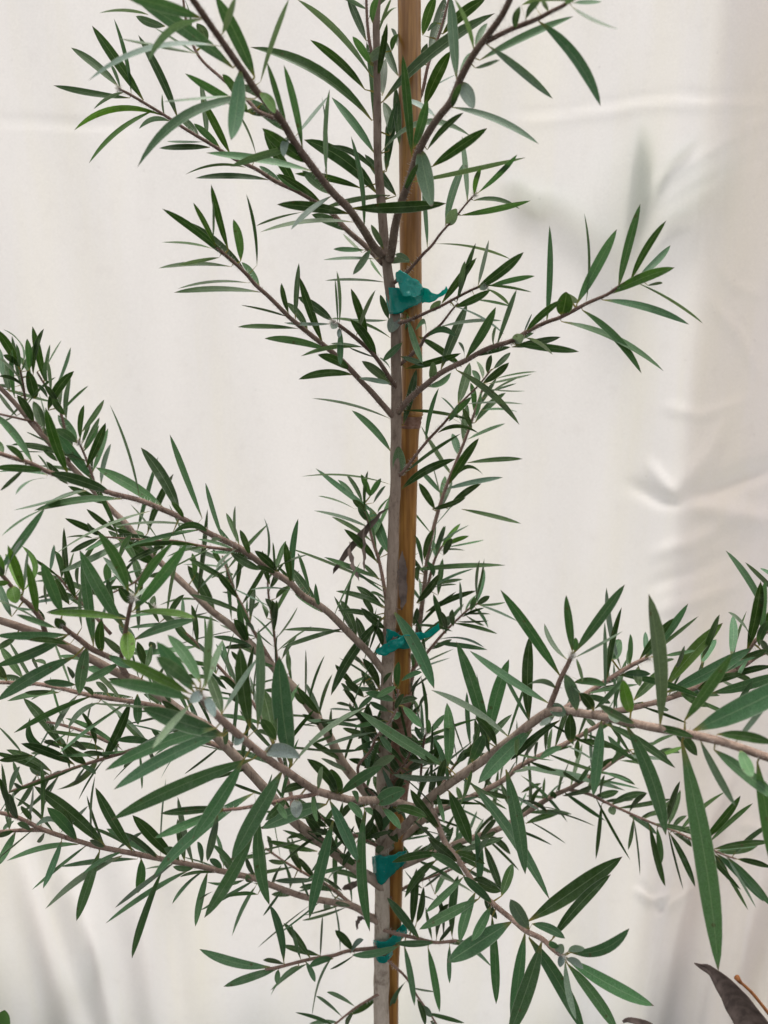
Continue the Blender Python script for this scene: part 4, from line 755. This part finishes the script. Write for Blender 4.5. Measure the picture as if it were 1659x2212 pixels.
# ---------------------------------------------------------------- green tie tape
def strip(cols, n=7, m=12, crumple=0.0006, seed=0.0):
    """ruled band through columns ((x,y,t) top, (x,y,t) bottom)"""
    T = catmull([at(a[0], a[1], a[2]/100) for a, b in cols], n); B = catmull([at(b[0], b[1], b[2]/100) for a, b in cols], n)
    V, Fc = [], []
    for i, (p, q) in enumerate(zip(T, B)):
        for k in range(m):
            s = k/(m-1); v = p+(q-p)*s
            d = Vector([noise.noise(v*170+Vector((seed+9*c, 0, 0)))+.6*noise.noise(v*420+Vector((seed+5*c, 3, 0))) for c in range(3)])
            V.append(v+d*crumple)
    for i in range(len(T)-1):
        for k in range(m-1):
            b = i*m+k; Fc.append((b, b+1, b+m+1, b+m))
    return V, Fc
def tie(label, bands):
    allv = []
    o = None
    root_p = at(*bands[0][1][0][0][:2], 0)
    root = empty('plant_tie', root_p); tag(root, label, 'plant tie', 'green tapes tying the stem to the stake')
    for nm, cols, cr in bands:
        V, Fc = strip(cols, crumple=cr, seed=len(nm)+label.count('e'))
        o = link(nm, mesh(nm, [v-root_p for v in V], Fc), M_tape, root)
        md = o.modifiers.new('thick', 'SOLIDIFY'); md.thickness = 0.00018
tie('teal plastic tie with a wide crumpled flap and twisted tail, topmost on the stem', [
 ('band', [((834,622,-.2),(838,678,-.2)),((842,621,.36),(846,679,.40)),((858,621,.5),(860,678,.55)),((876,624,.42),(880,668,.46)),((895,630,.15),(898,660,.2)),((910,634,-.3),(912,652,-.3))], .0007),
 ('back_loop', [((834,622,-.2),(838,678,-.2)),((838,624,-.9),(842,676,-.9)),((860,626,-1.9),(862,672,-1.9)),((898,630,-1.8),(900,664,-1.8)),((915,634,-1.0),(916,652,-1.0)),((911,634,-.3),(913,652,-.3))], .0005),
 ('flap', [((857,587,.65),(855,606,.75)),((864,586,.95),(864,622,1.15)),((878,590,1.2),(872,640,1.5)),((895,600,1.0),(886,643,1.55)),((908,613,.6),(903,640,1.2)),((918,624,.2),(913,642,.4))], .0011),
 ('tail', [((908,622,.25),(910,650,.1)),((922,622,.3),(924,652,.25)),((934,630,.3),(936,650,.3)),((944,636,.3),(944,646,.35)),((952,632,.4),(954,642,.4)),((960,624,.5),(964,634,.5)),((963,616,.55),(969,624,.6))], .0007)])
tie('teal plastic tie with a torn end across the stem, partly covered by a long leaf', [
 ('band', [((831,1358,-.2),(829,1396,-.2)),((837,1359,.42),(836,1398,.42)),((850,1364,.5),(848,1399,.5)),((868,1372,.35),(868,1402,.3)),((885,1374,-.1),(886,1400,-.1)),((896,1372,-.5),(896,1392,-.5))], .0006),
 ('back_loop', [((831,1358,-.2),(829,1396,-.2)),((834,1360,-1),(834,1396,-1)),((860,1366,-1.8),(860,1398,-1.8)),((888,1372,-1.7),(888,1396,-1.7)),((899,1372,-1),(899,1392,-1)),((896,1372,-.5),(896,1392,-.5))], .0005),
 ('flap', [((812,1406,1.0),(818,1415,1.0)),((822,1398,1.0),(832,1417,1.05)),((838,1388,.95),(846,1409,1.0)),((858,1378,.85),(864,1399,.9)),((884,1370,.5),(886,1388,.5)),((906,1366,.2),(909,1382,.2))], .0008),
 ('tail', [((896,1370,-.1),(898,1388,-.1)),((908,1366,.1),(911,1383,.1)),((918,1368,.2),(920,1378,.2)),((928,1360,.3),(931,1374,.3)),((940,1353,.4),(943,1366,.4)),((948,1347,.5),(951,1360,.5))], .0007)])
tie('dark teal plastic tie wrapped below the lowest branch fork, knotless in front', [
 ('band', [((805,1850,-.2),(808,1900,-.2)),((812,1849,.6),(816,1908,.6)),((828,1849,.75),(830,1909,.75)),((844,1848,.5),(842,1898,.5)),((862,1842,.1),(860,1878,.1)),((875,1838,-.4),(873,1866,-.4))], .0009),
 ('back_loop', [((805,1850,-.2),(808,1900,-.2)),((808,1852,-1),(810,1898,-1)),((840,1850,-1.9),(840,1890,-1.9)),((868,1842,-1.7),(866,1874,-1.7)),((878,1838,-1),(876,1866,-1)),((875,1838,-.4),(873,1866,-.4))], .0005)])
tie('teal plastic tie wound double around stem and stake, lowest one', [
 ('band', [((806,2030,-.2),(808,2044,-.2)),((812,2031,.66),(816,2048,.66)),((826,2034,.8),(828,2048,.8)),((842,2028,.55),(846,2044,.55)),((858,2008,.25),(864,2036,.2)),((870,1998,-.1),(872,2024,-.2)),((876,1994,-.5),(877,2014,-.5))], .0006),
 ('lower_wrap', [((810,2064,.2),(812,2074,.2)),((818,2066,.75),(820,2079,.72)),((830,2066,.8),(834,2078,.78)),((841,2058,.5),(843,2070,.5)),((848,2050,0),(850,2062,0))], .0006),
 ('back_loop', [((806,2030,-.2),(808,2044,-.2)),((810,2030,-1),(812,2050,-1)),((840,2022,-1.9),(842,2050,-1.9)),((868,2004,-1.7),(868,2030,-1.7)),((880,1994,-1),(880,2014,-1)),((876,1994,-.5),(877,2014,-.5))], .0005),
 ('tail', [((866,1998,.1),(868,2014,.1)),((874,1992,.2),(876,2008,.2)),((880,1994,.35),(879,2006,.35)),((885,1998,.45),(882,2014,.45))], .0006)])

# ---------------------------------------------------------------- neighbours that reach into the picture
def blade(pts, widths, t_list, roll=0.0, curl=0.0, m=7, cr=0.0):
    P = catmull([at(x, y, t/100) for (x, y), t in zip(pts, t_list)], 4)
    Wd = []
    for i in range(len(widths)-1): Wd += [widths[i]+(widths[i+1]-widths[i])*k/4 for k in range(4)]
    Wd.append(widths[-1]); V, Fc = [], []
    for i, p in enumerate(P):
        d = (P[min(i+1,len(P)-1)]-P[max(i-1,0)]).normalized(); vw = (CAM-p).normalized()
        s = vw.cross(d).normalized(); nn = d.cross(s)
        sd = s*math.cos(roll)+nn*math.sin(roll); n2 = nn*math.cos(roll)-s*math.sin(roll)
        hw = Wd[i]/2/F*depth(p)
        for k in range(m):
            u = k/(m-1)*2-1
            V.append(p+sd*hw*u+n2*hw*(curl*u*u)+Vector([noise.noise(p*90+Vector((u*2+c*5,0,0)))*cr for c in range(3)]))
    for i in range(len(P)-1):
        for k in range(m-1):
            b = i*m+k; Fc.append((b, b+1, b+m+1, b+m))
    return V, Fc
def rooted(name, label, cat, foot):
    r = empty(name, foot); tag(r, label, cat); return r
# dried plant, lower right
ft = at(1760, 2420, 1/100); foot = Vector((ft.x, ft.y, 0)); dp = rooted('withered_plant', 'withered plant with a dark curled brown leaf and thin rusty twig before the cloth', 'plant', foot)
P = catmull([foot, foot+Vector((.004,0,.3)), Vector((ft.x-.01, ft.y, ft.z-.1)), at(1740,2300,.01)], 6)
V, Fc = tube(P, [.003]*len(P), 8, .1); link('stalk', mesh('stalk', [v-foot for v in V], Fc), M_rust, dp)
V, Fc = blade([(1500,2080),(1512,2086),(1535,2096),(1566,2126),(1592,2160),(1622,2205),(1660,2260),(1740,2300)], [3,11,22,44,58,70,60,16], [1.2,1.2,1.0,.8,.6,.6,.8,1], .25, .5, 9, .0008)
o = link('curled_leaf', mesh('curled_leaf', [v-foot for v in V], Fc), M_dead, dp); o.modifiers.new('t', 'SOLIDIFY').thickness = .0004
P = catmull([at(x, y, .008) for x, y in ((1592,2112),(1600,2122),(1622,2142),(1650,2176),(1700,2240),(1740,2300))], 4)
V, Fc = tube(P, [.0019,.0018,.0016,.0014,.0011,.0009,.0010]+[.0010]*(len(P)-7), 8, .25); link('twig', mesh('twig', [v-foot for v in V], Fc), M_rust, dp)
V, Fc = blade([(1345,2207),(1362,2202),(1400,2214),(1440,2240),(1560,2290),(1740,2300)], [4,12,16,16,12,6], [1,1,1,1,1,1], .4, .3, 5, .0006)
o = link('curled_leaf', mesh('curled_leaf', [v-foot for v in V], Fc), M_dead, dp); o.modifiers.new('t', 'SOLIDIFY').thickness = .0004
# broad green leaf, lower left corner
ft = at(-120, 2420, .02); foot = Vector((ft.x, ft.y, 0)); gp = rooted('broad_leaved_plant', 'broad green leaf tip of a neighbouring plant below the cloth folds', 'plant', foot)
P = catmull([foot, foot+Vector((0,0,.3)), Vector((ft.x, ft.y, ft.z)), at(-60,2330,.02)], 6)
V, Fc = tube(P, [.003]*len(P), 8, .1); link('stalk', mesh('stalk', [v-foot for v in V], Fc), M_green, gp)
V, Fc = blade([(-60,2330),(-40,2280),(-20,2235),(2,2200),(10,2182)], [10,60,70,44,3], [2,2.2,2.5,2.5,2.4], .2, .25, 7)
o = link('broad_leaf', mesh('broad_leaf', [v-foot for v in V], Fc), M_green, gp)
# plant standing right behind the cloth: only its shade shows through
ft = at(1300, 900, CLOTH_T-.06); foot = Vector((ft.x, ft.y, 0)); bp_ = rooted('shade_casting_plant', 'blurred leafy plant shade seen through the white cloth', 'plant', foot)
P = catmull([foot, foot+Vector((0,0,.6)), at(1340,760,CLOTH_T-.07), at(1345,520,CLOTH_T-.06)], 8)
V, Fc = tube(P, [.004]*len(P), 8, .1); link('stalk', mesh('stalk', [v-foot for v in V], Fc), M_green, bp_)
for pts, ws, tt in (
   ([(1345,520),(1362,440),(1372,340),(1368,272)], [14,48,46,3], -34.9),
   ([(1345,520),(1423,372),(1455,338),(1490,306)], [3,14,18,3], -34.7),
   ([(1345,500),(1440,450),(1500,400),(1540,350)], [8,60,80,6], -36.5),
   ([(1345,560),(1425,492),(1450,472),(1480,466)], [3,14,20,5], -34.7),
   ([(1345,600),(1270,520),(1190,440),(1150,425)], [6,36,40,10], -35.4),
   ([(1180,470),(1140,440),(1105,412),(1075,402)], [20,50,46,6], -35.0),
   ([(1345,620),(1310,540),(1290,440),(1310,340)], [10,70,80,8], -38)):
    V, Fc = blade(pts, ws, [tt]*len(pts), 0, .08, 7)
    V = [behind(v, .0045-(tt+34.7)*.008) for v in V]
    link('shade_leaf', mesh('shade_leaf', [v-foot for v in V], Fc), M_shade, bp_)
# unseen dense plants added behind the cloth to darken its foot
for k, (px_, py_) in enumerate(((110, 2150), (480, 2190), (930, 2200), (1400, 2160))):
    lab = 'unseen leafy plant added behind the white cloth to darken its foot'
    ft = at(px_, py_, CLOTH_T-.10); foot = Vector((ft.x, ft.y, 0)); q = rooted('shade_casting_plant', lab, 'plant', foot); q['group'] = 'plants added to darken the foot of the cloth'
    P = catmull([foot, foot+Vector((.01,0,.2)), Vector((ft.x, ft.y, ft.z-.05))], 6)
    V, Fc = tube(P, [.004]*len(P), 8, .1); link('stalk', mesh('stalk', [v-foot for v in V], Fc), M_green, q)
    rq = random.Random(40+k)
    for j in range(30):
        a = rq.uniform(-2.9, -.25); l = rq.uniform(150, 330); x0, y0 = px_+rq.uniform(-60,60), py_+rq.uniform(60,220)
        pts = [(x0, y0), (x0+.4*l*math.cos(a), y0+.4*l*math.sin(a)), (x0+.8*l*math.cos(a), y0+.75*l*math.sin(a)), (x0+l*math.cos(a), y0+.9*l*math.sin(a))]
        V, Fc = blade(pts, [10, 80, 70, 4], [-38.5+rq.uniform(-4, 2)]*4, rq.uniform(-.8, .8), .1, 5)
        link('shade_leaf', mesh('shade_leaf', [v-foot for v in V], Fc), M_green, q)

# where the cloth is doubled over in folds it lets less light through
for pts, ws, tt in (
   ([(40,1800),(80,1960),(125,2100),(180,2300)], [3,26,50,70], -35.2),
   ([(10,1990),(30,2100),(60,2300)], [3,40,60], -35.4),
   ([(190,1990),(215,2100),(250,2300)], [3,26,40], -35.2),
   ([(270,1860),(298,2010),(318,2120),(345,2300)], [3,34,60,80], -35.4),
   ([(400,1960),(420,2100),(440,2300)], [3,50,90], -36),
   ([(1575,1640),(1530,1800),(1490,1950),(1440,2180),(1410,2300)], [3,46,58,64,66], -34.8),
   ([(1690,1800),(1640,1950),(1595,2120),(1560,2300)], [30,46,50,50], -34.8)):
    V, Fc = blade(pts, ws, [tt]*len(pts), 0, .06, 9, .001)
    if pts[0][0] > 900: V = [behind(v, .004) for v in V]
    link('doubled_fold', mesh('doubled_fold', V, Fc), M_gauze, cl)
